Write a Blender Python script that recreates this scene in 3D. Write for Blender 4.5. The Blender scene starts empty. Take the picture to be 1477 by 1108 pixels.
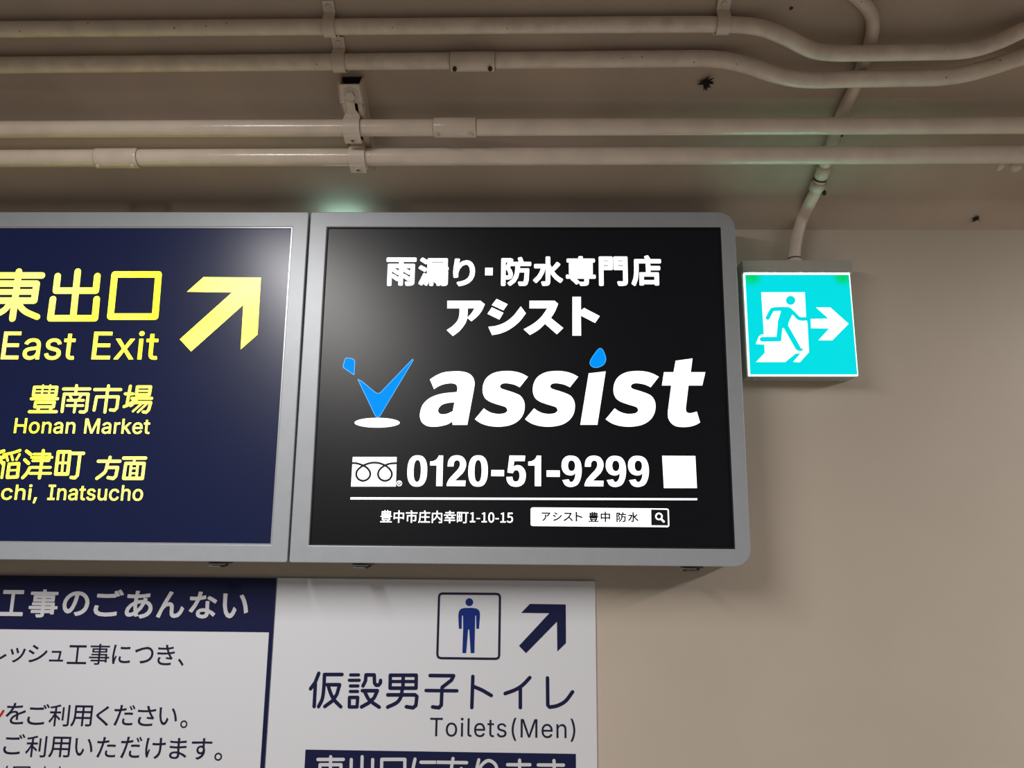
import bpy, bmesh, math, random
from mathutils import Vector, Matrix
from mathutils.geometry import delaunay_2d_cdt

random.seed(4)
SC = bpy.context.scene
COL = SC.collection

# ------------------------------------------------------------------ camera
# origin: foot of the wall plane y = 0, x to the right along the wall, z up.
CAM = Vector((0.0, -1.537, 1.70))
PITCH, YAW, ROLL = math.radians(10.87), math.radians(1.24), math.radians(-0.51)
PW, PH, FOC = 1477.0, 1108.0, 1109.0
Rz = Matrix.Rotation(YAW, 3, 'Z'); Rx = Matrix.Rotation(PITCH, 3, 'X'); Ry = Matrix.Rotation(ROLL, 3, 'Y')
BASIS = Rz @ Rx @ Ry                       # columns: right, forward, up
cam_data = bpy.data.cameras.new('camera')
cam_data.sensor_fit = 'HORIZONTAL'; cam_data.sensor_width = 36.0
cam_data.lens = FOC / PW * 36.0
cam_data.clip_start = 0.02
cam = bpy.data.objects.new('camera', cam_data); COL.objects.link(cam)
right, fwd, up = BASIS.col[0], BASIS.col[1], BASIS.col[2]
m3 = Matrix((right, up, -fwd)).transposed()
cam.matrix_world = Matrix.Translation(CAM) @ m3.to_4x4()
SC.camera = cam

# ------------------------------------------------------------------ light
SC.view_settings.view_transform = 'Standard'; SC.view_settings.look = 'None'
SC.view_settings.gamma = 1.0; SC.view_settings.use_curve_mapping = False
SC.view_settings.exposure = 0.0
world = bpy.data.worlds.new('world'); SC.world = world; world.use_nodes = True
bg = world.node_tree.nodes['Background']
bg.inputs['Color'].default_value = (1.0, 0.91, 0.82, 1); bg.inputs['Strength'].default_value = 0.10


def area(name, loc, sx, sy, power, col, rot=(0, 0, 0)):
    d = bpy.data.lights.new(name, 'AREA'); d.shape = 'RECTANGLE'
    d.size, d.size_y, d.energy, d.color = sx, sy, power, col
    o = bpy.data.objects.new(name, d); COL.objects.link(o)
    o.location = loc; o.rotation_euler = rot
    return o


# fluorescent ceiling lamps of the passage, above and beside the viewer
area('ceiling_lamp_light', (-0.72, -1.40, 2.50), 0.14, 1.20, 34, (1.0, 0.97, 0.94))
area('ceiling_lamp_light', (2.35, -1.40, 2.50), 0.14, 1.20, 55, (1.0, 0.97, 0.94))


# ------------------------------------------------------------------ measuring: a pixel of the photo -> a point on a plane
def ray(px, py):
    return (right * ((px - PW / 2) / FOC) + fwd + up * ((PH / 2 - py) / FOC)).normalized()


def hit(px, py, point, normal):
    d = ray(px, py)
    return CAM + d * ((point - CAM).dot(normal) / d.dot(normal))


FACE_Y = -0.100                            # front faces of the light boxes
YN = Vector((0, 1, 0))


def at(px, py, y=FACE_Y):
    return hit(px, py, Vector((0, y, 0)), YN)


def zoom(x0, y0, s):                       # coordinates read in an enlarged detail
    return lambda x, y: (x0 + x / s, y0 + y / s)


# ------------------------------------------------------------------ materials
def mat(name, col, rough=0.5, metal=0.0, emit=None, estr=0.0, spec=0.5, noise=0.0, nscale=8.0, bump=0.0, bscale=60.0, coat=0.0):
    m = bpy.data.materials.new(name); m.use_nodes = True
    nt = m.node_tree; b = nt.nodes['Principled BSDF']
    b.inputs['Base Color'].default_value = (*col, 1)
    b.inputs['Roughness'].default_value = rough; b.inputs['Metallic'].default_value = metal
    b.inputs['Specular IOR Level'].default_value = spec
    if coat:
        b.inputs['Coat Weight'].default_value = coat; b.inputs['Coat Roughness'].default_value = 0.12
    if emit:
        b.inputs['Emission Color'].default_value = (*emit, 1); b.inputs['Emission Strength'].default_value = estr
    tc = nt.nodes.new('ShaderNodeTexCoord')
    if noise:
        n = nt.nodes.new('ShaderNodeTexNoise'); n.inputs['Scale'].default_value = nscale; n.inputs['Detail'].default_value = 6
        nt.links.new(tc.outputs['Object'], n.inputs['Vector'])
        r = nt.nodes.new('ShaderNodeMapRange'); r.inputs[1].default_value = 0.3; r.inputs[2].default_value = 0.7
        r.inputs[3].default_value = 1 - noise; r.inputs[4].default_value = 1 + noise
        nt.links.new(n.outputs['Fac'], r.inputs[0])
        v = nt.nodes.new('ShaderNodeVectorMath'); v.operation = 'SCALE'; v.inputs[0].default_value = col
        nt.links.new(r.outputs[0], v.inputs['Scale']); nt.links.new(v.outputs[0], b.inputs['Base Color'])
    if bump:
        n2 = nt.nodes.new('ShaderNodeTexNoise'); n2.inputs['Scale'].default_value = bscale; n2.inputs['Detail'].default_value = 5
        nt.links.new(tc.outputs['Object'], n2.inputs['Vector'])
        bp = nt.nodes.new('ShaderNodeBump'); bp.inputs['Strength'].default_value = bump; bp.inputs['Distance'].default_value = 0.002
        nt.links.new(n2.outputs['Fac'], bp.inputs['Height']); nt.links.new(bp.outputs[0], b.inputs['Normal'])
    return m


def chips(m, density, size, dark):         # sparse dark paint chips and grime dots in a painted surface
    nt = m.node_tree; b = nt.nodes['Principled BSDF']
    src = b.inputs['Base Color'].links[0].from_socket
    tc = nt.nodes.new('ShaderNodeTexCoord')
    vo = nt.nodes.new('ShaderNodeTexVoronoi'); vo.inputs['Scale'].default_value = density
    nt.links.new(tc.outputs['Object'], vo.inputs['Vector'])
    nz = nt.nodes.new('ShaderNodeTexNoise'); nz.inputs['Scale'].default_value = 90
    nt.links.new(tc.outputs['Object'], nz.inputs['Vector'])
    ad = nt.nodes.new('ShaderNodeMath'); ad.operation = 'MULTIPLY_ADD'; ad.inputs[1].default_value = size * 1.2
    nt.links.new(nz.outputs['Fac'], ad.inputs[0]); nt.links.new(vo.outputs['Distance'], ad.inputs[2])
    lt = nt.nodes.new('ShaderNodeMath'); lt.operation = 'LESS_THAN'; lt.inputs[1].default_value = size * 1.5
    nt.links.new(ad.outputs[0], lt.inputs[0])
    mx = nt.nodes.new('ShaderNodeMix'); mx.data_type = 'RGBA'
    nt.links.new(lt.outputs[0], mx.inputs[0]); nt.links.new(src, mx.inputs[6]); mx.inputs[7].default_value = (*dark, 1)
    nt.links.new(mx.outputs[2], b.inputs['Base Color'])
    return m


M = {}
M['wall'] = chips(mat('wall_paint', (0.575, 0.495, 0.415), 0.42, noise=0.05, nscale=2.5, bump=0.35, bscale=14, spec=0.3), 7, 0.012, (0.2, 0.15, 0.11))
M['ceiling'] = chips(mat('ceiling_paint', (0.53, 0.43, 0.35), 0.5, noise=0.10, nscale=5, bump=0.25, bscale=22, spec=0.3), 9, 0.035, (0.06, 0.045, 0.035))
M['pipe'] = mat('pipe_paint', (0.74, 0.625, 0.53), 0.2, noise=0.07, nscale=22, bump=0.15, bscale=90, spec=0.5)
M['pipe_dirty'] = chips(mat('pipe_paint_flaked', (0.74, 0.625, 0.53), 0.38, noise=0.12, nscale=30, bump=0.3, bscale=120), 38, 0.05, (0.10, 0.08, 0.06))
M['grime_and_shade'] = mat('grime_and_shade', (0.025, 0.021, 0.018), 0.9, noise=0.3, nscale=60)  # dirt and debris, and also the painted shade inside the channel bracket
M['joint'] = mat('joint_shadow_gap', (0.05, 0.04, 0.032), 0.9)
M['frame'] = mat('frame_aluminium', (0.40, 0.425, 0.46), 0.42, metal=0.15, noise=0.03, nscale=40)
M['lip'] = mat('frame_lip', (0.48, 0.49, 0.51), 0.3, metal=0.4)
M['casing'] = mat('casing_metal', (0.30, 0.31, 0.32), 0.5, metal=0.2)
M['latch'] = mat('latch_dark_metal', (0.10, 0.10, 0.10), 0.5, metal=0.3)
M['gasket'] = mat('gasket_black', (0.008, 0.008, 0.01), 0.6)
M['navy_panel'] = mat('navy_acrylic', (0.004, 0.006, 0.024), 0.29, emit=(0.006, 0.012, 0.060), estr=0.5, spec=0.45)
M['black_panel'] = mat('black_acrylic', (0.0012, 0.0013, 0.002), 0.35, emit=(0.0006, 0.0010, 0.0024), estr=1.0, spec=0.42)
M['yellow'] = mat('yellow_lit', (0.5, 0.5, 0.05), 0.35, emit=(1.0, 0.97, 0.07), estr=2.3)
nt = M['yellow'].node_tree; tc = nt.nodes.new('ShaderNodeTexCoord'); nz = nt.nodes.new('ShaderNodeTexNoise'); nz.inputs['Scale'].default_value = 5.5; nz.inputs['Detail'].default_value = 1
mr = nt.nodes.new('ShaderNodeMapRange'); mr.inputs[1].default_value = 0.40; mr.inputs[2].default_value = 0.62
mx = nt.nodes.new('ShaderNodeMix'); mx.data_type = 'RGBA'; mx.inputs[6].default_value = (1.0, 0.95, 0.012, 1); mx.inputs[7].default_value = (1.0, 0.98, 0.125, 1)
nt.links.new(tc.outputs['Object'], nz.inputs['Vector']); nt.links.new(nz.outputs['Fac'], mr.inputs[0]); nt.links.new(mr.outputs[0], mx.inputs[0])
nt.links.new(mx.outputs[2], nt.nodes['Principled BSDF'].inputs['Emission Color'])      # the lamps behind the film shine through unevenly
M['white_lit'] = mat('white_lit', (0.8, 0.8, 0.8), 0.35, emit=(1.0, 1.0, 1.0), estr=1.4)
M['blue_lit'] = mat('blue_lit', (0.0, 0.03, 0.1), 0.5, emit=(0.0, 0.29, 0.94), estr=1.0, spec=0.04)
M['blue_edge'] = mat('blue_edge_lit', (0.02, 0.1, 0.2), 0.35, emit=(0.06, 0.40, 0.92), estr=1.0)
M['dark_print'] = mat('dark_print', (0.006, 0.006, 0.009), 0.4)
M['exit_white'] = mat('exit_white_lit', (0.8, 0.8, 0.8), 0.35, emit=(0.95, 1.0, 1.0), estr=1.15)
M['exit_rim'] = mat('exit_rim_lit', (0.8, 0.8, 0.8), 0.35, emit=(0.80, 1.0, 0.92), estr=1.6)
M['exit_gap'] = mat('exit_lamp_gap_lit', (0.8, 0.8, 0.8), 0.35, emit=(0.34, 1.0, 0.66), estr=110.0)
M['exit_figure'] = mat('exit_figure_green_lit', (0.0, 0.02, 0.02), 0.35, emit=(0.0, 0.74, 0.78), estr=1.0, spec=0.1)
M['housing'] = mat('exit_housing', (0.42, 0.41, 0.37), 0.45, noise=0.03)
M['board'] = mat('board_white', (0.755, 0.765, 0.82), 0.42, spec=0.3)
M['navy_print'] = mat('navy_print', (0.010, 0.013, 0.060), 0.42, spec=0.3)
M['ink'] = mat('dark_ink', (0.016, 0.016, 0.045), 0.45, spec=0.3)
M['blue_print'] = mat('blue_print', (0.008, 0.028, 0.22), 0.42, spec=0.3)
M['board_letter'] = mat('board_letter_white', (0.70, 0.70, 0.74), 0.42, spec=0.3)
M['red_print'] = mat('red_print', (0.55, 0.03, 0.03), 0.45, spec=0.3)
M['bolt'] = mat('bolt_paint', (0.62, 0.54, 0.46), 0.4, noise=0.08, nscale=40)
M['bracket'] = mat('bracket_paint', (0.70, 0.595, 0.50), 0.4, noise=0.06, nscale=25)
M['floor'] = mat('floor_tile', (0.42, 0.39, 0.34), 0.4, noise=0.06, nscale=3)
M['vent_glow'] = mat('vent_tube_lit', (0.8, 0.9, 0.85), 0.4, emit=(0.50, 1.0, 0.95), estr=4)


def exit_green():
    # green film lit by two lamps: full light over the face, weaker light at the two upper corners
    m = bpy.data.materials.new('exit_green_lit'); m.use_nodes = True
    nt = m.node_tree; b = nt.nodes['Principled BSDF']; b.inputs['Base Color'].default_value = (0.0, 0.02, 0.02, 1); b.inputs['Specular IOR Level'].default_value = 0.1
    b.inputs['Roughness'].default_value = 0.35
    tc = nt.nodes.new('ShaderNodeTexCoord')
    fac = None
    for c in EXIT_DIM:
        d = nt.nodes.new('ShaderNodeVectorMath'); d.operation = 'DISTANCE'; d.inputs[1].default_value = c
        nt.links.new(tc.outputs['Object'], d.inputs[0])
        r = nt.nodes.new('ShaderNodeMapRange'); r.interpolation_type = 'SMOOTHSTEP'
        r.inputs[1].default_value = 0.002; r.inputs[2].default_value = 0.027; r.inputs[3].default_value = 0; r.inputs[4].default_value = 1
        nt.links.new(d.outputs['Value'], r.inputs[0])
        if fac is None:
            fac = r.outputs[0]
        else:
            mu = nt.nodes.new('ShaderNodeMath'); mu.operation = 'MULTIPLY'
            nt.links.new(fac, mu.inputs[0]); nt.links.new(r.outputs[0], mu.inputs[1]); fac = mu.outputs[0]
    mx = nt.nodes.new('ShaderNodeMix'); mx.data_type = 'RGBA'
    nt.links.new(fac, mx.inputs[0]); mx.inputs[6].default_value = (0.0, 0.66, 0.12, 1); mx.inputs[7].default_value = (0.0, 0.74, 0.78, 1)
    nt.links.new(mx.outputs[2], b.inputs['Emission Color']); b.inputs['Emission Strength'].default_value = 1.0
    return m


# ------------------------------------------------------------------ object helpers
def link(name, me, m, parent=None):
    o = bpy.data.objects.new(name, me); COL.objects.link(o)
    if m is not None and not me.materials:
        me.materials.append(m)
    if parent is not None:                  # meshes are written in world coordinates; a thing's Empty only moves
        root = parent
        while root.parent: root = root.parent
        o.parent = parent
        if parent is root: o.location = -root.location
    return o


def build(name, bm, m, parent=None, smooth=False):
    me = bpy.data.meshes.new(name)
    bmesh.ops.recalc_face_normals(bm, faces=bm.faces)
    if smooth:
        for f in bm.faces:
            f.smooth = True
    bm.to_mesh(me); bm.free()
    return link(name, me, m, parent)


def thing(name, label, cat, loc, group=None):
    o = bpy.data.objects.new(name, None); COL.objects.link(o)
    o.location = loc; o.empty_display_size = 0.05
    o['label'] = label; o['category'] = cat
    if group: o['group'] = group
    return o


def tag(o, label, cat, group=None):
    o['label'] = label; o['category'] = cat
    if group: o['group'] = group
    return o


def structure(o):
    o['kind'] = 'structure'; return o


def box(bm, lo, hi, bevel=0.0):
    r = bmesh.ops.create_cube(bm, size=1)
    for v in r['verts']:
        v.co = Vector([(lo[i] + hi[i]) / 2 + v.co[i] * (hi[i] - lo[i]) for i in range(3)])
    if bevel:
        es = list({e for v in r['verts'] for e in v.link_edges})
        bmesh.ops.bevel(bm, geom=es, offset=bevel, segments=2, affect='EDGES', profile=0.5)


def obox(bm, c, ax, ay, az, sx, sy, sz, bevel=0.0):    # box with its own axes
    r = bmesh.ops.create_cube(bm, size=1)
    for v in r['verts']:
        p = v.co.copy(); v.co = c + ax * (p.x * sx) + ay * (p.y * sy) + az * (p.z * sz)
    if bevel:
        es = list({e for v in r['verts'] for e in v.link_edges})
        bmesh.ops.bevel(bm, geom=es, offset=bevel, segments=2, affect='EDGES', profile=0.5)


def cyl(bm, a, b, r0, r1=None, n=20):
    r1 = r0 if r1 is None else r1
    d = (b - a); L = d.length; d = d.normalized()
    q = d.to_track_quat('Z', 'Y').to_matrix()
    A = [bm.verts.new(a + q @ Vector((r0 * math.cos(t), r0 * math.sin(t), 0))) for t in [2 * math.pi * i / n for i in range(n)]]
    B = [bm.verts.new(b + q @ Vector((r1 * math.cos(t), r1 * math.sin(t), 0))) for t in [2 * math.pi * i / n for i in range(n)]]
    for i in range(n):
        bm.faces.new((A[i], A[(i + 1) % n], B[(i + 1) % n], B[i]))
    bm.faces.new(A[::-1]); bm.faces.new(B)


def tube(bm, pts, r, n=24):                 # r: number or list
    N = len(pts); rings = []
    t0 = (pts[1] - pts[0]).normalized()
    ref = Vector((0, 0, 1)) if abs(t0.z) < 0.9 else Vector((0, 1, 0))
    u = t0.cross(ref).normalized()
    for i, p in enumerate(pts):
        t = (pts[min(i + 1, N - 1)] - pts[max(i - 1, 0)]).normalized()
        u = (u - t * u.dot(t)).normalized(); w = t.cross(u)
        rr = r[i] if isinstance(r, (list, tuple)) else r
        rings.append([bm.verts.new(p + (u * math.cos(a) + w * math.sin(a)) * rr) for a in [2 * math.pi * k / n for k in range(n)]])
    for i in range(N - 1):
        for k in range(n):
            bm.faces.new((rings[i][k], rings[i][(k + 1) % n], rings[i + 1][(k + 1) % n], rings[i + 1][k]))
    bm.faces.new(rings[0][::-1]); bm.faces.new(rings[-1])


def spline(P, k=6, closed=False):           # Catmull-Rom through points (tuples or Vectors)
    V = [Vector(p) for p in P]; n = len(V); out = []
    rng = range(n if closed else n - 1)
    for i in rng:
        p0 = V[(i - 1) % n] if closed or i > 0 else V[i] * 2 - V[i + 1]
        p1, p2 = V[i], V[(i + 1) % n]
        p3 = V[(i + 2) % n] if closed or i + 2 < n else V[i + 1] * 2 - V[i]
        for j in range(k):
            t = j / k
            out.append(0.5 * ((2 * p1) + (p2 - p0) * t + (2 * p0 - 5 * p1 + 4 * p2 - p3) * t * t + (3 * p1 - p0 - 3 * p2 + p3) * t ** 3))
    if not closed:
        out.append(V[-1])
    return out


# ------------------------------------------------------------------ flat print and lit shapes on a face y = const
LIFT = 0.0004


def winding_fill(contours, y):              # letter outlines may overlap: filled wherever the winding number is not zero
    vs, es = [], []
    for c in contours:
        k = len(vs); n_ = len(c); vs += [Vector((x * 1000, z * 1000)) for x, z in c]; es += [(k + i, k + (i + 1) % n_) for i in range(n_)]
    seg = [(vs[a], vs[b]) for a, b in es]
    v2, e2, f2 = delaunay_2d_cdt(vs, es, [], 0, 1e-5, False)[:3]
    bm = bmesh.new(); V = [bm.verts.new((p.x / 1000, y, p.y / 1000)) for p in v2]
    for t in f2:
        px = sum(v2[i].x for i in t) / len(t); pz = sum(v2[i].y for i in t) / len(t); w = 0
        for a, b in seg:
            if (a.y <= pz) != (b.y <= pz) and a.x + (pz - a.y) * (b.x - a.x) / (b.y - a.y) > px: w += 1 if b.y > a.y else -1
        if w: bm.faces.new([V[i] for i in t])
    bmesh.ops.delete(bm, geom=[v for v in bm.verts if not v.link_faces], context='VERTS')
    return bm


def curve_mesh(contours, offset=0.0, y=0.0, letters=False):
    """contours: closed (x, z) polygons -> filled flat mesh on the plane y (holes by even-odd)"""
    if letters and offset >= 0:
        return thicken(winding_fill(contours, y), contours, offset, y)
    cu = bpy.data.curves.new('outline', 'CURVE'); cu.dimensions = '2D'; cu.fill_mode = 'BOTH'
    cu.offset = min(offset, 0.0)
    for c in contours:
        s = cu.splines.new('POLY'); s.points.add(len(c) - 1)
        for p, (x, z) in zip(s.points, c):
            p.co = (x, z, 0, 1)
        s.use_cyclic_u = True
    o = bpy.data.objects.new('outline', cu); COL.objects.link(o)
    me = bpy.data.meshes.new_from_object(o.evaluated_get(bpy.context.evaluated_depsgraph_get()))
    bpy.data.objects.remove(o); bpy.data.curves.remove(cu)
    me.transform(Matrix(((1, 0, 0, 0), (0, 0, 1, y), (0, 1, 0, 0), (0, 0, 0, 1))))
    bm = bmesh.new(); bm.from_mesh(me); bpy.data.meshes.remove(me)
    return thicken(bm, contours, offset, y)


def thicken(bm, contours, offset, y):
    for f in bm.faces:
        f.normal_update()
        if f.normal.y > 0: f.normal_flip()
    if offset > 0:                          # heavier letters: a round stroke laid along every outline
        pol = [[(v.co.x, v.co.z) for v in f.verts] for f in bm.faces]; bm.free()
        for c in contours:
            pol += ribbon(c, 2 * offset, True, n=12)
        bm = fill_simple(pol, y)
    return bm


def merge(bms):
    out = bms[0]
    for b in bms[1:]:
        me = bpy.data.meshes.new('m'); b.to_mesh(me); b.free(); out.from_mesh(me); bpy.data.meshes.remove(me)
    return out


def flat(name, bms, m, parent):
    bm = merge(bms) if isinstance(bms, list) else bms
    me = bpy.data.meshes.new(name); bm.to_mesh(me); bm.free()
    return link(name, me, m, parent)


def poly_px(pts, y, f=None):                # pixel polygon -> (x, z) polygon on the plane
    out = []
    for p in pts:
        q = f(p[0], p[1]) if f else (p[0], p[1])
        w = at(q[0], q[1], y); out.append((w.x, w.z))
    return out


def outline(pts, k=5):                      # points with a third value are corners; the others lie on a smooth curve
    n = len(pts); cs = [i for i, p in enumerate(pts) if len(p) > 2]
    if not cs:
        return [(v.x, v.y) for v in spline([(p[0], p[1], 0) for p in pts], k, True)]
    out = []
    for a, b in zip(cs, cs[1:] + [cs[0] + n]):
        seg = [pts[i % n][:2] for i in range(a, b + 1)]
        if len(seg) == 2:
            out.append(seg[0])
        else:
            out += [(v.x, v.y) for v in spline([(p[0], p[1], 0) for p in seg], k)][:-1]
    return out


def ribbon(P, w, closed=False, cap=True, n=12):
    """round stroke of width w along the (x, z) polyline: a list of contours that overlap, each filled by itself"""
    out = []; P = [Vector((p[0], p[1])) for p in P]
    Q = P + [P[0]] if closed else P
    for a, b in zip(Q, Q[1:]):
        d = b - a
        if d.length < 1e-7: continue
        d.normalize(); s = Vector((-d.y, d.x)) * (w / 2)
        out.append([tuple(a + s), tuple(b + s), tuple(b - s), tuple(a - s)])
    ends = P if (cap or closed) else P[1:-1]
    for p in ends:
        out.append([(p.x + w / 2 * math.cos(2 * math.pi * i / n), p.y + w / 2 * math.sin(2 * math.pi * i / n)) for i in range(n)])
    return out


def fill_simple(polys, y):                  # overlapping convex pieces united into one clean flat mesh
    vs, fs, pc = [], [], []
    for c in polys:
        c = [(x * 1000, z * 1000) for x, z in c]
        ar = sum(a[0] * b[1] - b[0] * a[1] for a, b in zip(c, c[1:] + c[:1])) / 2
        if abs(ar) < 1e-5: continue
        if ar < 0: c = c[::-1]
        k = len(vs); vs += [Vector(p) for p in c]; fs.append(list(range(k, k + len(c))))
        pc.append((min(p[0] for p in c), max(p[0] for p in c), min(p[1] for p in c), max(p[1] for p in c), c))
    es = [(f[i], f[(i + 1) % len(f)]) for f in fs for i in range(len(f))]
    v2, e2, f2 = delaunay_2d_cdt(vs, es, [], 0, 1e-5, False)[:3]
    x0 = min(p[0] for p in pc); cell = (max(p[1] for p in pc) - x0) / 60 + 1e-9; grid = {}
    for p in pc:
        for i in range(int((p[0] - x0) / cell), int((p[1] - x0) / cell) + 1): grid.setdefault(i, []).append(p)

    def covered(px, pz):
        for l, r, b, t, c in grid.get(int((px - x0) / cell), ()):
            if l <= px <= r and b <= pz <= t and all((q[0] - p[0]) * (pz - p[1]) - (q[1] - p[1]) * (px - p[0]) >= -1e-7 for p, q in zip(c, c[1:] + c[:1])):
                return True
        return False
    bm = bmesh.new(); V = [bm.verts.new((p.x / 1000, y, p.y / 1000)) for p in v2]
    for t in f2:
        if not covered(sum(v2[i].x for i in t) / len(t), sum(v2[i].y for i in t) / len(t)): continue
        f = bm.faces.new([V[i] for i in t]); f.normal_update()
        if f.normal.y > 0: f.normal_flip()
    bmesh.ops.delete(bm, geom=[v for v in bm.verts if not v.link_faces], context='VERTS')
    return bm


def strokes(list_, w, y, f, smooth=False, cap=True):
    """list_ of strokes in detail coordinates; a stroke ending in None is closed; 'S' in front makes it a smooth curve"""
    pol = []
    a = at(*f(0, 0), y); b = at(*f(100, 0), y); unit = (b - a).length / 100
    for s in list_:
        s = list(s); sm = smooth; ww = w
        if isinstance(s[0], str): sm = True; s = s[1:]
        if isinstance(s[0], (int, float)): ww = s[0]; s = s[1:]
        closed = s[-1] is None
        if closed: s = s[:-1]
        P = poly_px(s, y, f)
        if sm and len(P) > 2:
            P = [(v.x, v.y) for v in spline([(p[0], p[1], 0) for p in P], 6, closed)]
        pol += ribbon(P, ww * unit, closed, cap)
    return fill_simple(pol, y)


def glyph(table, ch):
    adv, enc = table[ch]; cs = []
    for c in enc.split(';'):
        v = [int(t) for t in c.split()]
        if v: cs.append(list(zip(v[0::2], v[1::2])))
    return adv, cs


def fit(cs, x0, z0, x1, z1):
    X = [p[0] for c in cs for p in c]; Z = [p[1] for c in cs for p in c]
    a, b, c_, d = min(X), max(X), min(Z), max(Z)
    sx = (x1 - x0) / (b - a); sz = (z1 - z0) / (d - c_)
    return [[(x0 + (x - a) * sx, z0 + (z - c_) * sz) for x, z in c] for c in cs]


def chars(table, items, y, off=0.0):
    """each character fitted to its own box of pixels (x0, y0, x1, y1)"""
    bms = []
    for ch, x0, y0, x1, y1 in items:
        ym = (y0 + y1) / 2; xm = (x0 + x1) / 2
        A = at(x0, ym, y); B = at(x1, ym, y); T = at(xm, y0, y); D = at(xm, y1, y)
        _, cs = glyph(table, ch)
        bms.append(curve_mesh(fit(cs, A.x + off, D.z + off, B.x - off, T.z - off), off, y, True))
    return merge(bms)


def line(table, text, left, right_, top, y, off=0.0, track=0, ref='E'):
    """a line of text from the ink's lower left to its lower right pixel; top = pixel height of the reference letter's top"""
    cs = []; x = 0
    for ch in text:
        if ch == ' ':
            x += table[' '][0] + track; continue
        adv, g = glyph(table, ch)
        cs += [[(px + x, pz) for px, pz in c] for c in g]; x += adv + track
    _, rg = glyph(table, ref); capH = max(p[1] for c in rg for p in c); 
    X = [p[0] for c in cs for p in c]; a, b = min(X), max(X)
    A = at(*left, y); B = at(*right_, y); T = at(left[0], top, y)
    sx = (B.x - A.x - 2 * off) / (b - a); sz = (T.z - A.z - 2 * off) / capH
    cs = [[(A.x + off + (px - a) * sx, A.z + off + pz * sz) for px, pz in c] for c in cs]
    return curve_mesh(cs, off, y, True)


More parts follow.
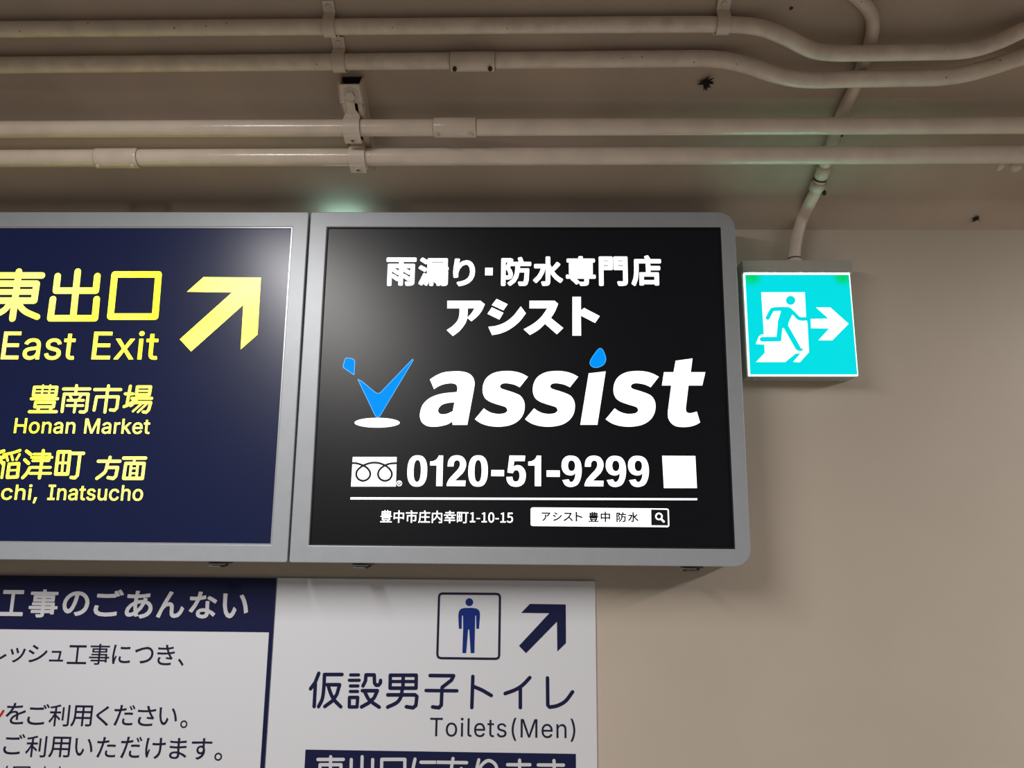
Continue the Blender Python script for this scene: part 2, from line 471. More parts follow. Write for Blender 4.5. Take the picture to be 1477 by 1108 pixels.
# ------------------------------------------------------------------ letter outlines: advance width, then closed outlines in 1/1000 of an em
NOTO = {
    '-': (121, '16 86 106 86 106 110 16 110'),
    '0': (194, '97 -5 124 1 146 17 163 43 174 81 177 129 174 177 163 214 146 240 124 256 97 261 70 256 48 240 31 214 21 177 18 129 21 81 31 43 48 17 70 1;97 21 72 33 55 68 48 129 55 190 72 225 97 236 123 225 140 190 146 129 140 68 123 33'),
    '1': (194, '31 0 172 0 172 27 120 27 120 257 96 257 72 246 42 238 42 218 88 218 88 27 31 27'),
    '5': (194, '92 -5 133 6 164 36 176 83 165 130 137 157 98 165 78 163 60 155 67 229 163 229 163 257 39 257 30 137 47 126 68 137 90 141 118 134 137 114 143 83 136 50 116 29 89 22 62 26 42 37 26 50 9 29 30 13 56 0'),
    '、': (350, '96 -20 119 1 81 42 41 78 18 58 58 22'),
    '。': (350, '68 85 41 78 22 59 15 32 22 5 41 -14 68 -21 95 -14 114 5 121 32 114 59 95 78;68 -4 50 1 37 14 33 32 37 50 50 63 68 68 86 63 99 50 104 32 99 14 86 1'),
    'あ': (350, '215 154 188 103 155 65 151 96 149 129 150 143 177 151 209 154;255 193 227 200 223 180 222 176 209 176 180 174 150 168 154 211 219 216 280 224 280 250 222 240 157 235 161 262 165 277 136 278 135 261 132 234 109 234 51 238 51 212 108 210 130 210 126 159 82 129 50 90 38 45 44 21 58 6 79 1 109 6 139 20 145 1 170 8 161 37 204 84 239 151 267 137 284 116 290 91 277 50 242 21 187 6 202 -18 245 -6 278 11 300 34 313 60 317 89 309 125 285 154 247 172 248 173;125 132 125 126 127 86 133 47 107 33 85 28 70 33 65 50 73 80 94 109'),
    'い': (350, '78 244 44 245 47 214 50 120 67 48 93 9 125 -3 148 4 170 30 191 77 169 102 157 67 143 41 125 30 103 42 87 76 78 127 75 210;261 235 233 225 263 175 283 114 294 49 322 61 311 123 289 185'),
    'き': (350, '107 93 79 98 70 75 66 48 79 12 115 -10 173 -17 216 -15 255 -11 256 17 217 12 173 10 128 15 101 29 92 53 96 74;176 244 178 236 124 235 63 240 64 214 128 211 185 212 194 185 201 166 134 164 56 168 57 142 139 139 211 143 239 92 186 98 184 77 224 72 261 65 275 87 262 102 237 145 301 158 297 184 266 176 227 169 218 190 211 214 280 228 276 254 241 244 204 238 196 279 166 276'),
    'く': (350, '246 258 221 282 201 258 150 213 97 170 75 146 74 125 95 100 153 51 205 3 229 -23 254 0 187 61 123 113 108 129 108 141 122 156 222 238'),
    'け': (350, '89 268 57 271 55 248 47 188 42 108 48 44 60 -3 84 0 83 12 85 27 107 105 92 114 74 60 68 122 73 187 83 245;139 201 139 173 195 171 240 172 240 161 238 102 227 57 200 21 184 9 166 -1 192 -21 228 7 250 39 261 75 266 115 266 161 266 173 323 179 323 208 266 200 265 252 266 273 234 273 237 252 239 198 195 197'),
    'ご': (350, '76 242 76 214 169 210 263 214 263 243 168 238;90 101 62 104 57 81 54 55 68 18 106 -5 167 -13 236 -9 286 0 286 30 234 20 166 16 120 22 92 38 83 61 85 81;273 281 254 273 283 224 301 233;311 295 293 287 322 239 341 247'),
    'さ': (350, '109 109 82 116 70 86 65 57 78 18 116 -7 174 -15 225 -12 264 -7 265 21 224 14 175 12 131 18 103 33 93 61 97 85;55 221 56 193 135 189 203 192 224 149 245 112 187 118 185 94 270 85 284 104 269 123 248 156 229 195 266 201 302 209 299 237 260 226 221 220 204 279 175 276 183 248 194 217 130 215'),
    'す': (350, '199 130 197 103 186 86 168 81 150 85 137 97 132 116 137 135 150 148 168 153 186 147;34 229 34 202 191 208 191 172 168 176 137 168 115 146 106 115 114 83 136 63 164 57 180 59 194 66 174 38 143 18 101 4 125 -19 167 -1 197 22 216 48 226 77 229 105 226 130 218 150 217 208 222 208 325 206 325 232 223 232 217 232 218 255 220 277 188 277 190 255 190 232'),
    'た': (350, '188 169 188 143 253 146 312 142 313 169 252 172;195 84 169 86 164 45 174 16 203 -1 249 -7 317 -2 318 27 284 21 250 20 212 24 195 36 190 52;77 217 35 220 36 192 77 191 109 192 100 154 74 71 41 -2 72 -13 101 63 127 148 138 195 211 207 211 234 144 222 149 248 155 276 121 278 120 249 115 219'),
    'だ': (350, '178 164 178 138 243 141 301 137 302 164 242 167;185 79 159 81 153 40 163 11 192 -6 239 -12 306 -7 307 22 274 17 239 15 202 19 184 32 180 47;264 260 246 252 274 203 293 211;303 274 285 266 314 217 333 226;67 212 25 215 26 187 67 186 99 187 90 150 63 66 31 -7 62 -18 91 58 116 143 127 190 200 202 200 229 133 217 138 243 145 270 111 273 110 244 105 214'),
    'つ': (350, '26 183 39 152 83 170 148 191 213 201 253 193 279 169 287 136 278 98 253 70 215 50 167 39 114 34 126 5 188 13 240 29 282 55 308 90 318 135 313 167 298 193 275 212 247 224 214 228 131 214 64 193'),
    'な': (350, '311 160 326 183 289 207 245 230 230 209 272 187;218 58 218 42 215 24 202 12 179 7 157 11 143 21 139 35 144 49 159 59 182 63;241 170 213 170 217 82 183 85 147 79 122 60 113 33 122 4 147 -12 183 -18 218 -11 238 7 244 33 244 48 275 28 300 7 315 31 284 55 243 75 240 132;158 278 127 281 123 251 116 220 77 218 34 221 36 195 77 194 108 195 75 127 33 64 60 50 102 119 136 197 200 210 199 237 144 224'),
    'に': (350, '160 236 160 208 232 205 304 208 304 237 233 232;173 94 148 96 142 55 151 27 179 9 227 2 276 5 315 10 314 39 272 32 227 30 191 35 173 46 168 62;93 263 62 266 59 241 50 179 43 101 47 36 56 -12 82 -10 81 2 82 18 107 97 92 108 72 57 69 106 75 175 86 240'),
    'の': (350, '167 225 159 176 147 130 129 83 111 56 94 48 78 54 64 75 58 111 63 141 77 169 99 195 130 214;196 225 228 218 254 203 273 181 285 154 289 124 276 72 243 37 200 20 170 15 187 -11 232 0 269 20 296 47 312 81 318 123 312 163 294 199 266 227 229 245 184 251 135 244 93 223 60 192 39 153 31 109 40 59 63 27 93 15 124 28 151 64 175 124 187 175'),
    'ま': (350, '175 62 175 39 170 20 157 11 138 8 110 12 95 22 90 37 96 51 113 62 141 66;65 166 65 139 153 134 173 134 174 87 145 89 101 82 73 63 64 35 73 7 99 -10 141 -16 178 -9 197 9 203 33 202 55 250 31 287 2 303 27 262 55 201 81 199 135 296 143 296 169 198 160 198 164 198 209 293 217 293 243 198 233 199 255 201 278 171 278 172 257 172 232 156 232 111 234 67 240 67 214 157 208 172 208 172 164 172 159 153 159 110 161'),
    'り': (350, '119 276 88 277 85 247 78 192 74 134 78 78 105 81 104 124 119 172 151 215 193 233 224 221 242 187 249 138 242 92 223 57 194 33 156 17 113 8 130 -18 178 -5 219 16 250 46 270 86 277 138 273 179 263 212 246 237 224 253 197 258 156 246 123 215 102 179 108 227'),
    'を': (350, '309 154 297 181 269 167 205 139 195 156 179 167 158 170 133 167 110 157 127 183 141 211 201 215 257 221 258 247 205 240 151 236 161 277 132 279 124 236 100 235 41 239 41 213 99 211 114 211 85 163 33 104 57 86 89 123 117 141 149 148 170 143 181 126 141 103 111 74 98 38 111 5 143 -11 189 -16 285 -9 285 19 236 12 190 10 157 12 135 21 126 42 134 63 153 83 182 100 181 46 208 46 207 113 278 143'),
    'ん': (350, '192 260 161 272 148 245 90 135 27 -3 57 -13 70 25 87 67 104 93 128 114 155 123 173 116 181 98 182 32 188 11 203 -6 233 -13 277 -1 309 33 332 83 308 102 295 63 271 30 237 16 223 19 213 27 209 41 208 106 202 129 187 143 167 148 141 143 114 126 180 243'),
    'ア': (350, '326 237 309 253 284 251 83 251 43 254 43 222 83 224 283 224 252 184 206 146 229 127 282 177 317 224;186 190 155 190 156 165 152 110 134 62 94 24 63 8 89 -13 133 16 162 51 178 91 185 137'),
    'シ': (350, '105 269 90 245 165 196 181 220;53 19 69 -10 126 7 185 34 238 70 284 113 320 159 303 188 269 140 224 97 170 60 113 34;53 190 37 166 113 118 130 143'),
    'ス': (350, '280 234 262 248 236 245 101 245 65 247 65 215 101 217 237 217 214 168 179 120 138 80 89 44 35 16 57 -8 108 20 153 55 194 95 247 42 290 -9 315 12 269 62 213 116 246 168 271 219'),
    'ッ': (350, '169 202 144 193 171 117 197 126;296 182 266 192 249 126 217 72 184 39 145 14 104 -3 127 -26 167 -7 205 21 241 57 272 108 291 165;88 184 62 174 93 95 120 105'),
    'ト': (350, '118 31 116 -11 150 -11 147 31 147 146 216 121 285 90 297 120 225 150 147 178 147 235 150 271 115 271 118 235'),
    'ュ': (350, '52 32 52 3 81 4 273 4 300 3 300 32 272 30 238 30 256 156 258 167 237 177 219 174 113 174 85 176 85 147 113 148 224 148 208 30 81 30'),
    'レ': (350, '78 11 98 -6 113 0 194 31 264 73 318 125 302 150 248 97 180 56 110 30 110 229 113 261 78 261 81 229 81 28'),
    '・': (350, '175 170 156 165 143 152 138 133 143 114 156 101 175 96 194 101 207 114 212 133 207 152 194 165'),
    '中': (350, '160 294 160 231 34 231 34 65 60 65 60 87 160 87 160 -28 188 -28 188 87 289 87 289 67 316 67 316 231 188 231 188 294;60 113 60 206 160 206 160 113;289 113 188 113 188 206 289 206'),
    '事': (350, '47 46 47 25 161 25 161 1 159 -5 152 -7 104 -7 113 -29 149 -28 172 -25 184 -16 187 1 187 25 271 25 271 10 298 10 298 72 334 72 334 93 298 93 298 137 187 137 187 162 292 162 292 224 187 224 187 244 327 244 327 266 187 266 187 294 161 294 161 266 23 266 23 244 161 244 161 224 60 224 60 162 161 162 161 137 50 137 50 118 161 118 161 93 17 93 17 72 161 72 161 46;85 205 161 205 161 180 85 180;187 205 266 205 266 180 187 180;187 118 271 118 271 93 187 93;187 72 271 72 271 46 187 46'),
    '内': (350, '35 234 35 -29 61 -29 61 208 162 208 159 179 151 149 135 119 109 89 70 63 89 43 129 72 157 104 174 137 222 90 260 47 282 64 237 112 182 162 188 208 290 208 290 7 289 0 282 -2 226 -1 235 -28 275 -27 300 -23 313 -13 316 7 316 234 189 234 189 294 162 294 162 234'),
    '利': (350, '208 252 208 59 233 59 233 252;293 287 293 7 291 0 284 -2 231 -2 241 -28 280 -28 304 -23 316 -13 320 7 320 287;160 292 95 272 15 258 23 237 91 248 91 189 18 189 18 164 85 164 51 98 9 46 24 21 59 66 91 124 91 -27 117 -27 117 111 168 61 183 83 117 139 117 164 184 164 184 189 117 189 117 254 180 272'),
    '専': (350, '72 37 102 13 126 -13 147 4 122 28 91 51;53 220 53 105 227 105 227 78 18 78 18 55 227 55 227 0 225 -5 219 -6 168 -6 177 -29 214 -28 238 -25 250 -17 253 0 253 55 332 55 332 78 253 78 253 105 299 105 299 220 187 220 187 244 325 244 325 266 187 266 187 294 161 294 161 266 27 266 27 244 161 244 161 220;77 153 161 153 161 124 77 124;187 153 273 153 273 124 187 124;77 200 161 200 161 172 77 172;187 200 273 200 273 172 187 172'),
    '工': (350, '18 25 18 -1 333 -1 333 25 189 25 189 228 315 228 315 255 36 255 36 228 160 228 160 25'),
    '市': (350, '145 289 168 243 18 243 18 217 160 217 160 169 52 169 52 13 78 13 78 144 160 144 160 -27 187 -27 187 144 275 144 275 46 273 41 267 39 216 40 225 14 262 15 287 19 299 28 302 46 302 169 187 169 187 217 333 217 333 243 193 243 198 244 170 297'),
    '幸': (350, '46 119 46 96 160 96 160 55 27 55 27 32 160 32 160 -28 188 -28 188 32 324 32 324 55 188 55 188 96 307 96 307 119 244 119 269 162 241 170 217 119 112 119 131 125 122 147 109 170 334 170 334 194 188 194 188 233 297 233 297 257 188 257 188 294 160 294 160 257 54 257 54 233 160 233 160 194 17 194 17 170 108 170 84 163 104 119'),
    '庄': (350, '189 211 189 138 97 138 97 113 189 113 189 8 74 8 74 -17 334 -17 334 8 216 8 216 113 316 113 316 138 216 138 216 211;165 289 185 247 45 247 45 155 43 99 35 38 14 -19 37 -31 59 29 69 95 71 155 71 222 332 222 332 247 192 247 212 253 190 297'),
    '店': (350, '102 101 102 -23 128 -23 128 -9 276 -9 276 -23 303 -23 303 101 206 101 206 148 320 148 320 173 206 173 206 214 179 214 179 101;128 14 128 77 276 77 276 14;163 287 182 251 44 251 44 160 42 104 33 43 11 -13 34 -28 58 32 68 99 71 160 71 226 331 226 331 251 211 251 202 272 189 293'),
    '水': (350, '25 204 25 178 111 178 88 114 55 63 14 27 35 6 81 51 118 116 143 199 125 206 120 204;286 228 254 189 218 152 190 209 190 293 162 293 162 8 160 2 154 0 110 0 120 -28 154 -27 175 -23 186 -12 190 8 190 156 226 96 270 45 322 8 341 33 301 57 263 91 231 132 271 169 310 211'),
    '漏': (350, '28 272 84 234 100 255 43 291;14 177 74 141 89 162 29 196;169 83 203 56 214 71 181 96;168 35 202 5 214 19 180 47;249 84 284 57 294 70 261 97;247 37 281 8 293 22 259 49;18 -9 41 -23 65 31 88 89 67 103 42 42;113 282 113 180 111 118 100 50 74 -12 95 -26 120 31 133 95 137 157 221 157 221 130 140 130 140 -28 162 -28 162 110 221 110 221 -26 243 -26 243 110 303 110 303 -5 302 -9 298 -10 267 -9 274 -28 299 -28 315 -25 323 -18 326 -5 326 130 243 130 243 157 331 157 331 179 137 179 137 180 137 204 320 204 320 282;137 260 294 260 294 225 137 225'),
    '用': (350, '54 270 54 143 51 90 39 36 11 -13 32 -30 54 3 68 40 76 79 164 79 164 -25 190 -25 190 79 285 79 285 8 283 1 275 -1 220 -1 229 -26 270 -26 294 -22 307 -12 311 8 311 270;79 244 164 244 164 188 79 188;285 244 285 188 190 188 190 244;79 163 164 163 164 104 78 104 79 143;285 163 285 104 190 104 190 163'),
    '町': (350, '24 264 24 -1 47 -1 47 26 160 26 160 264;47 240 81 240 81 158 47 158;47 49 47 135 81 135 81 49;137 135 137 49 102 49 102 135;137 158 102 158 102 240 137 240;176 259 176 234 260 234 260 8 258 1 251 -1 193 0 202 -26 244 -26 270 -22 283 -12 286 8 286 234 336 234 336 259'),
    '豊': (350, '24 145 24 125 328 125 328 145;90 89 260 89 260 57 90 57;97 32 113 1 19 1 19 -20 333 -20 333 1 237 1 255 32 234 39 287 39 287 107 64 107 64 39 118 39;124 1 138 5 119 39 231 39 211 1;77 207 126 207 126 182 77 182;148 207 200 207 200 182 148 182;223 207 275 207 275 182 223 182;77 250 126 250 126 225 77 225;148 250 200 250 200 225 148 225;223 250 275 250 275 225 223 225;200 295 200 269 148 269 148 295 126 295 126 269 53 269 53 163 300 163 300 269 223 269 223 295'),
    '門': (350, '133 205 133 171 58 171 58 205;133 225 58 225 58 256 133 256;293 205 293 171 215 171 215 205;293 225 215 225 215 256 293 256;307 278 190 278 190 149 293 149 293 8 291 1 284 -1 229 0 239 -28 279 -27 304 -23 316 -12 320 8 320 278;32 278 32 -28 58 -28 58 149 158 149 158 278'),
    '防': (350, '210 288 227 235 251 243 234 293;130 235 130 210 186 210 183 156 177 105 162 60 137 22 99 -8 116 -27 165 14 193 69 207 133 286 133 280 37 271 1 266 -2 258 -3 214 -1 219 -14 222 -27 270 -27 283 -24 294 -15 306 29 312 145 312 157 209 157 212 210 333 210 333 235;29 279 29 -28 54 -28 54 255 105 255 75 171 96 144 106 120 109 99 107 84 101 75 89 71 67 71 72 60 74 48 99 48 118 55 129 71 133 96 130 120 120 146 99 174 137 270 119 280 115 279'),
    '雨': (350, '75 140 135 99 151 116 89 154;71 71 134 27 150 44 86 86;200 140 263 100 279 117 215 155;195 72 261 28 276 45 210 87;19 272 19 246 161 246 161 200 35 200 35 -27 60 -27 60 175 161 175 161 -24 187 -24 187 175 291 175 291 6 289 0 283 -2 233 -1 242 -26 278 -25 301 -21 313 -12 316 6 316 200 187 200 187 246 332 246 332 272'),
}
INTER = {
    ' ': (188, ''),
    '(': (273, '89 207 92 264 101 324 114 384 132 441 153 494 177 539 236 539 212 485 191 428 174 370 161 313 154 258 151 207 154 161 160 115 172 67 188 16 209 -38 236 -96 177 -96 139 -21 111 55 95 131'),
    ')': (273, '37 -96 64 -37 86 18 102 69 113 116 120 162 122 207 119 258 112 313 99 370 82 428 62 485 37 539 97 539 121 494 142 441 159 384 173 323 181 264 184 207 178 130 161 53 134 -22 97 -96'),
    ',': (188, '38 -119 68 71 137 71 84 -119'),
    '-': (453, '337 244 337 188 114 188 114 244'),
    '0': (453, '227 -7 174 1 130 24 95 62 69 113 53 178 48 254 53 330 69 395 95 447 130 484 174 508 227 516 279 508 323 484 358 447 384 395 400 330 405 254 400 178 384 113 359 62 323 24 279 1;227 50 261 56 290 74 313 103 330 144 340 194 344 254 340 314 330 365 313 405 290 435 261 453 227 460 192 453 163 435 140 405 123 365 113 314 109 254 113 194 123 144 140 103 163 74 192 56'),
    '1': (453, '76 0 76 55 391 55 391 0;276 509 276 0 212 0 212 448 209 448 86 358 86 427 198 509'),
    '2': (453, '64 0 64 47 234 229 282 282 299 305 311 327 318 348 320 371 317 397 308 419 293 436 273 449 250 457 224 460 196 457 172 447 153 433 139 413 130 390 127 362 66 362 71 405 86 442 111 473 143 496 182 511 225 516 268 511 306 497 337 474 361 445 376 411 381 372 378 345 371 318 357 290 336 259 267 180 153 60 153 57 389 57 389 0'),
    '5': (453, '221 -7 178 -2 140 11 108 32 83 60 66 93 60 130 122 130 127 108 138 89 154 73 173 60 196 52 221 50 250 53 276 64 298 82 314 104 324 131 328 162 324 193 314 221 297 244 275 262 248 273 218 277 192 275 167 268 145 258 128 246 67 253 96 509 366 509 366 452 151 452 134 301 136 301 155 315 178 325 203 331 229 334 263 330 294 321 321 306 345 285 364 260 379 231 388 199 391 163 385 117 369 76 343 41 309 15 268 -1'),
    '9': (453, '226 516 271 510 310 494 343 468 368 434 384 393 389 347 385 309 373 270 350 224 315 168 200 0 130 0 301 248 307 248 299 234 287 221 273 210 257 202 238 196 218 195 175 199 137 214 106 237 83 269 68 307 64 352 69 397 85 436 110 469 143 494 182 510;226 460 199 457 174 446 154 429 138 407 129 381 125 352 129 322 138 295 154 274 174 257 199 247 226 243 254 247 279 257 299 273 314 295 324 321 327 350 324 381 314 407 299 429 279 446 254 457'),
    'E': (419, '60 0 60 509 372 509 372 452 125 452 125 286 355 286 355 229 125 229 125 57 375 57 375 0'),
    'H': (517, '60 0 60 509 125 509 125 289 392 289 392 509 457 509 457 0 392 0 392 232 125 232 125 0'),
    'I': (300, '31 0 31 57 118 57 118 452 31 452 31 509 269 509 269 452 183 452 183 57 269 57 269 0'),
    'M': (628, '60 0 60 509 152 509 277 187 287 159 299 123 311 84 322 49 307 49 318 83 330 121 342 158 352 187 476 509 568 509 568 0 504 0 504 291 504 327 505 369 506 413 507 457 513 457 498 409 482 363 467 322 456 291 342 0 286 0 170 291 159 321 145 361 129 408 112 457 119 457 120 416 121 372 122 328 122 291 122 0'),
    'R': (449, '60 0 60 509 236 509 290 504 333 489 367 465 390 433 405 395 409 352 405 309 390 271 367 240 333 217 289 203 236 198 96 198 96 255 234 255 269 258 298 267 319 281 334 300 342 324 345 352 342 380 334 405 319 425 298 440 269 449 233 452 125 452 125 0;353 0 230 229 303 229 428 0'),
    'T': (449, '32 452 32 509 417 509 417 452 257 452 257 0 193 0 193 452'),
    'a': (389, '160 -9 126 -5 94 5 68 22 48 45 35 73 30 108 34 138 43 161 58 179 78 193 100 203 125 211 178 220 234 227 252 230 265 235 273 243 276 255 276 257 273 279 267 297 256 311 240 322 220 329 196 331 171 329 149 322 132 313 118 301 107 288 100 274 41 291 57 322 79 346 104 364 133 375 163 382 194 384 239 379 263 372 286 360 306 343 322 320 333 290 337 251 337 0 277 0 277 52 272 52 252 25 236 12 215 1 190 -6;170 45 202 49 228 59 248 74 263 93 272 115 276 138 276 190 259 182 231 176 200 171 175 168 134 159 117 150 103 139 95 124 92 105 94 87 102 72 114 61 130 52 149 47'),
    'c': (396, '207 -8 159 -2 117 16 82 46 56 85 40 133 34 187 40 243 56 291 82 330 117 360 159 378 207 384 234 383 260 377 284 368 305 356 324 341 340 322 353 301 362 277 303 262 290 289 270 311 242 325 207 330 173 325 145 310 124 287 108 258 99 224 96 187 99 151 108 117 124 89 145 66 173 51 207 46 243 52 271 66 292 89 304 117 363 102 354 78 341 56 325 37 306 21 285 9 261 -1 235 -6'),
    'e': (404, '212 -8 161 -2 117 16 82 46 56 85 40 132 34 187 39 242 55 290 81 329 115 359 157 378 205 384 236 382 266 374 294 361 319 341 341 315 357 282 368 242 371 194 371 169 75 169 75 221 338 221 310 202 307 237 298 269 283 294 263 314 237 326 205 330 173 326 146 313 125 294 109 270 99 241 96 211 96 178 100 139 110 106 128 80 151 61 179 50 212 46 234 48 254 53 271 61 285 73 297 88 306 105 365 91 353 63 335 39 311 19 283 4 249 -5'),
    'h': (410, '114 227 114 0 53 0 53 509 114 509 114 287 102 287 124 332 152 362 187 379 227 384 264 380 295 369 321 349 341 321 353 285 357 240 357 0 296 0 296 235 290 275 273 304 246 323 210 329 184 326 161 317 141 303 126 283 117 257'),
    'i': (167, '53 0 53 379 114 379 114 0;84 443 67 446 54 455 44 468 41 483 44 499 54 512 67 521 84 524 100 521 114 512 123 499 126 483 123 468 114 455 100 446'),
    'k': (381, '110 137 110 212 121 212 284 379 360 379 184 199 177 199;53 0 53 509 114 509 114 0;294 0 148 186 191 229 372 0'),
    'l': (189, '139 -2 101 3 74 20 58 47 53 84 53 509 114 509 114 99 115 77 120 62 130 54 146 52 160 53 170 54 181 3 162 -1'),
    'n': (410, '114 227 114 0 53 0 53 379 112 379 112 287 102 287 124 332 152 362 187 379 227 384 264 380 295 369 321 349 341 321 353 285 357 240 357 0 296 0 296 235 290 275 273 304 246 323 210 329 184 326 161 317 141 303 126 283 117 257'),
    'o': (415, '207 -8 159 -2 117 16 82 46 56 85 40 133 34 187 40 243 56 291 82 330 117 360 159 378 207 384 256 378 299 360 333 330 359 291 376 243 381 187 376 133 359 85 333 46 299 16 256 -2;207 46 242 51 270 66 292 89 307 117 316 151 319 187 316 224 307 258 292 287 270 310 242 325 207 330 173 325 145 310 124 287 108 258 99 224 96 187 99 151 108 117 124 89 145 66 173 51'),
    'r': (259, '53 0 53 379 112 379 112 321 115 321 130 347 152 367 181 380 213 385 229 384 243 384 243 322 230 324 207 326 182 323 159 315 140 301 126 284 117 262 114 237 114 0'),
    's': (365, '182 -8 145 -5 112 3 84 18 62 38 45 63 36 94 94 107 105 79 124 60 150 49 181 45 217 50 244 62 262 81 268 103 265 121 254 136 237 147 212 155 149 170 104 186 72 208 53 237 47 274 51 305 65 332 87 354 115 370 149 381 187 384 223 381 254 372 279 358 299 339 314 316 324 290 268 277 258 298 243 316 219 328 187 333 156 329 131 317 114 299 109 277 112 258 124 243 144 232 172 223 229 209 275 194 306 171 325 142 331 107 326 75 312 47 290 24 260 6 223 -5'),
    't': (227, '204 379 204 327 6 327 6 379;65 471 126 471 126 98 128 76 136 61 150 53 170 50 185 51 202 54 213 2 192 -3 168 -4 125 2 92 21 72 52 65 93'),
    'u': (410, '182 -5 146 -1 115 11 89 31 69 59 57 95 53 139 53 379 114 379 114 144 119 105 137 75 164 56 200 50 226 53 249 62 268 77 283 97 293 122 296 153 296 379 357 379 357 0 298 0 298 92 307 92 286 47 257 17 222 0'),
    'x': (379, '21 0 171 218 171 171 29 379 100 379 147 306 179 253 207 206 175 206 202 253 233 306 282 379 352 379 209 169 209 214 358 0 287 0 231 85 200 136 173 182 205 182 178 136 148 85 91 0'),
}


# ================================================================== the room shell
P_W = at(1290, 331.5, 0.0)                  # a point of the line where the sloping ceiling meets the wall
ZW = P_W.z
SL = math.radians(33)
CN = Vector((0, -math.sin(SL), -math.cos(SL)))     # ceiling normal, into the passage
CU = Vector((0, -math.cos(SL), math.sin(SL)))      # up the slope, away from the wall
P0 = Vector((0, 0, ZW))


def on_ceiling(px, py, h):
    return hit(px, py, P0 + CN * h, CN)


XL, XR, YF = -3.6, 3.6, -4.2
bm = bmesh.new(); box(bm, (XL, 0, 0), (XR, 0.12, ZW + 0.10))
structure(build('wall_back', bm, M['wall']))
bm = bmesh.new(); box(bm, (XL, YF, -0.1), (XR, 0.12, 0))
structure(build('floor', bm, M['floor']))
# sloping soffit that rises from the wall, then the flat ceiling over the passage
bm = bmesh.new()
y1 = -1.25; z1 = ZW + math.tan(SL) * 1.25
prof = [(0.12, ZW - math.tan(SL) * 0.12), (y1, z1), (YF, z1), (YF, z1 + 0.12), (y1, z1 + 0.12), (0.12, ZW + 0.14)]
A = [bm.verts.new((XL, y, z)) for y, z in prof]; B = [bm.verts.new((XR, y, z)) for y, z in prof]
n = len(prof)
for i in range(n):
    bm.faces.new((A[i], A[(i + 1) % n], B[(i + 1) % n], B[i]))
bm.faces.new(A[::-1]); bm.faces.new(B)
structure(build('ceiling', bm, M['ceiling']))

# ================================================================== light boxes
PANEL_Y = FACE_Y + 0.004
TEXT_Y = PANEL_Y - LIFT


def mid(*v): return sum(v) / len(v)


ad_il = mid(at(471.8, 328).x, at(444.8, 787.2).x); ad_ir = mid(at(1040.3, 326.9).x, at(1059.8, 791.6).x)
in_t = mid(at(471.8, 328).z, at(1040.3, 326.9).z); in_b = mid(at(444.8, 787.2).z, at(1059.8, 791.6).z)
out_t = mid(at(460, 306.2).z, at(1000, 305.4).z); out_b = mid(at(600, 813.6).z, at(1000, 816.8).z)
seam = mid(at(447, 305).x, at(415.3, 811.7).x)
ad_r = mid(at(1066, 420).x, at(1084, 780).x)
ls_ir = mid(at(422.2, 325.8).x, at(391, 786.7).x)
ls_il = at(-330, 560).x; ls_l = ls_il - (seam - ls_ir)


def round_rect(x0, z0, x1, z1, radii, k=8):   # radii: bl, br, tr, tl
    out = []
    for (cx, cz, a0), r in zip(((x0, z0, 180), (x1, z0, 270), (x1, z1, 0), (x0, z1, 90)), radii):
        sx = 1 if cx == x0 else -1; sz = 1 if cz == z0 else -1
        if r <= 0:
            out.append((cx, cz)); continue
        for i in range(k + 1):
            a = math.radians(a0 + 90 * i / k)
            out.append((cx + sx * r + r * math.cos(a), cz + sz * r + r * math.sin(a)))
    return out


def extrude_ring(contours, y0, y1, bevel=0.0):
    bm = curve_mesh(contours, 0, y0)
    bmesh.ops.dissolve_limit(bm, angle_limit=0.001, verts=bm.verts, edges=bm.edges) if False else None
    rim = [e for e in bm.edges if len(e.link_faces) == 1]
    r = bmesh.ops.extrude_face_region(bm, geom=list(bm.faces), use_keep_orig=True)
    for v in [g for g in r['geom'] if isinstance(g, bmesh.types.BMVert)]:
        v.co.y = y1
    bmesh.ops.remove_doubles(bm, verts=bm.verts, dist=1e-6)
    if bevel:
        bm.normal_update()
        es = [e for e in bm.edges if all(abs(v.co.y - y0) < 1e-6 for v in e.verts) and len(e.link_faces) == 2 and e.calc_face_angle(0) > 0.7]
        bmesh.ops.bevel(bm, geom=es, offset=bevel, segments=3, affect='EDGES', profile=0.5)
    return bm


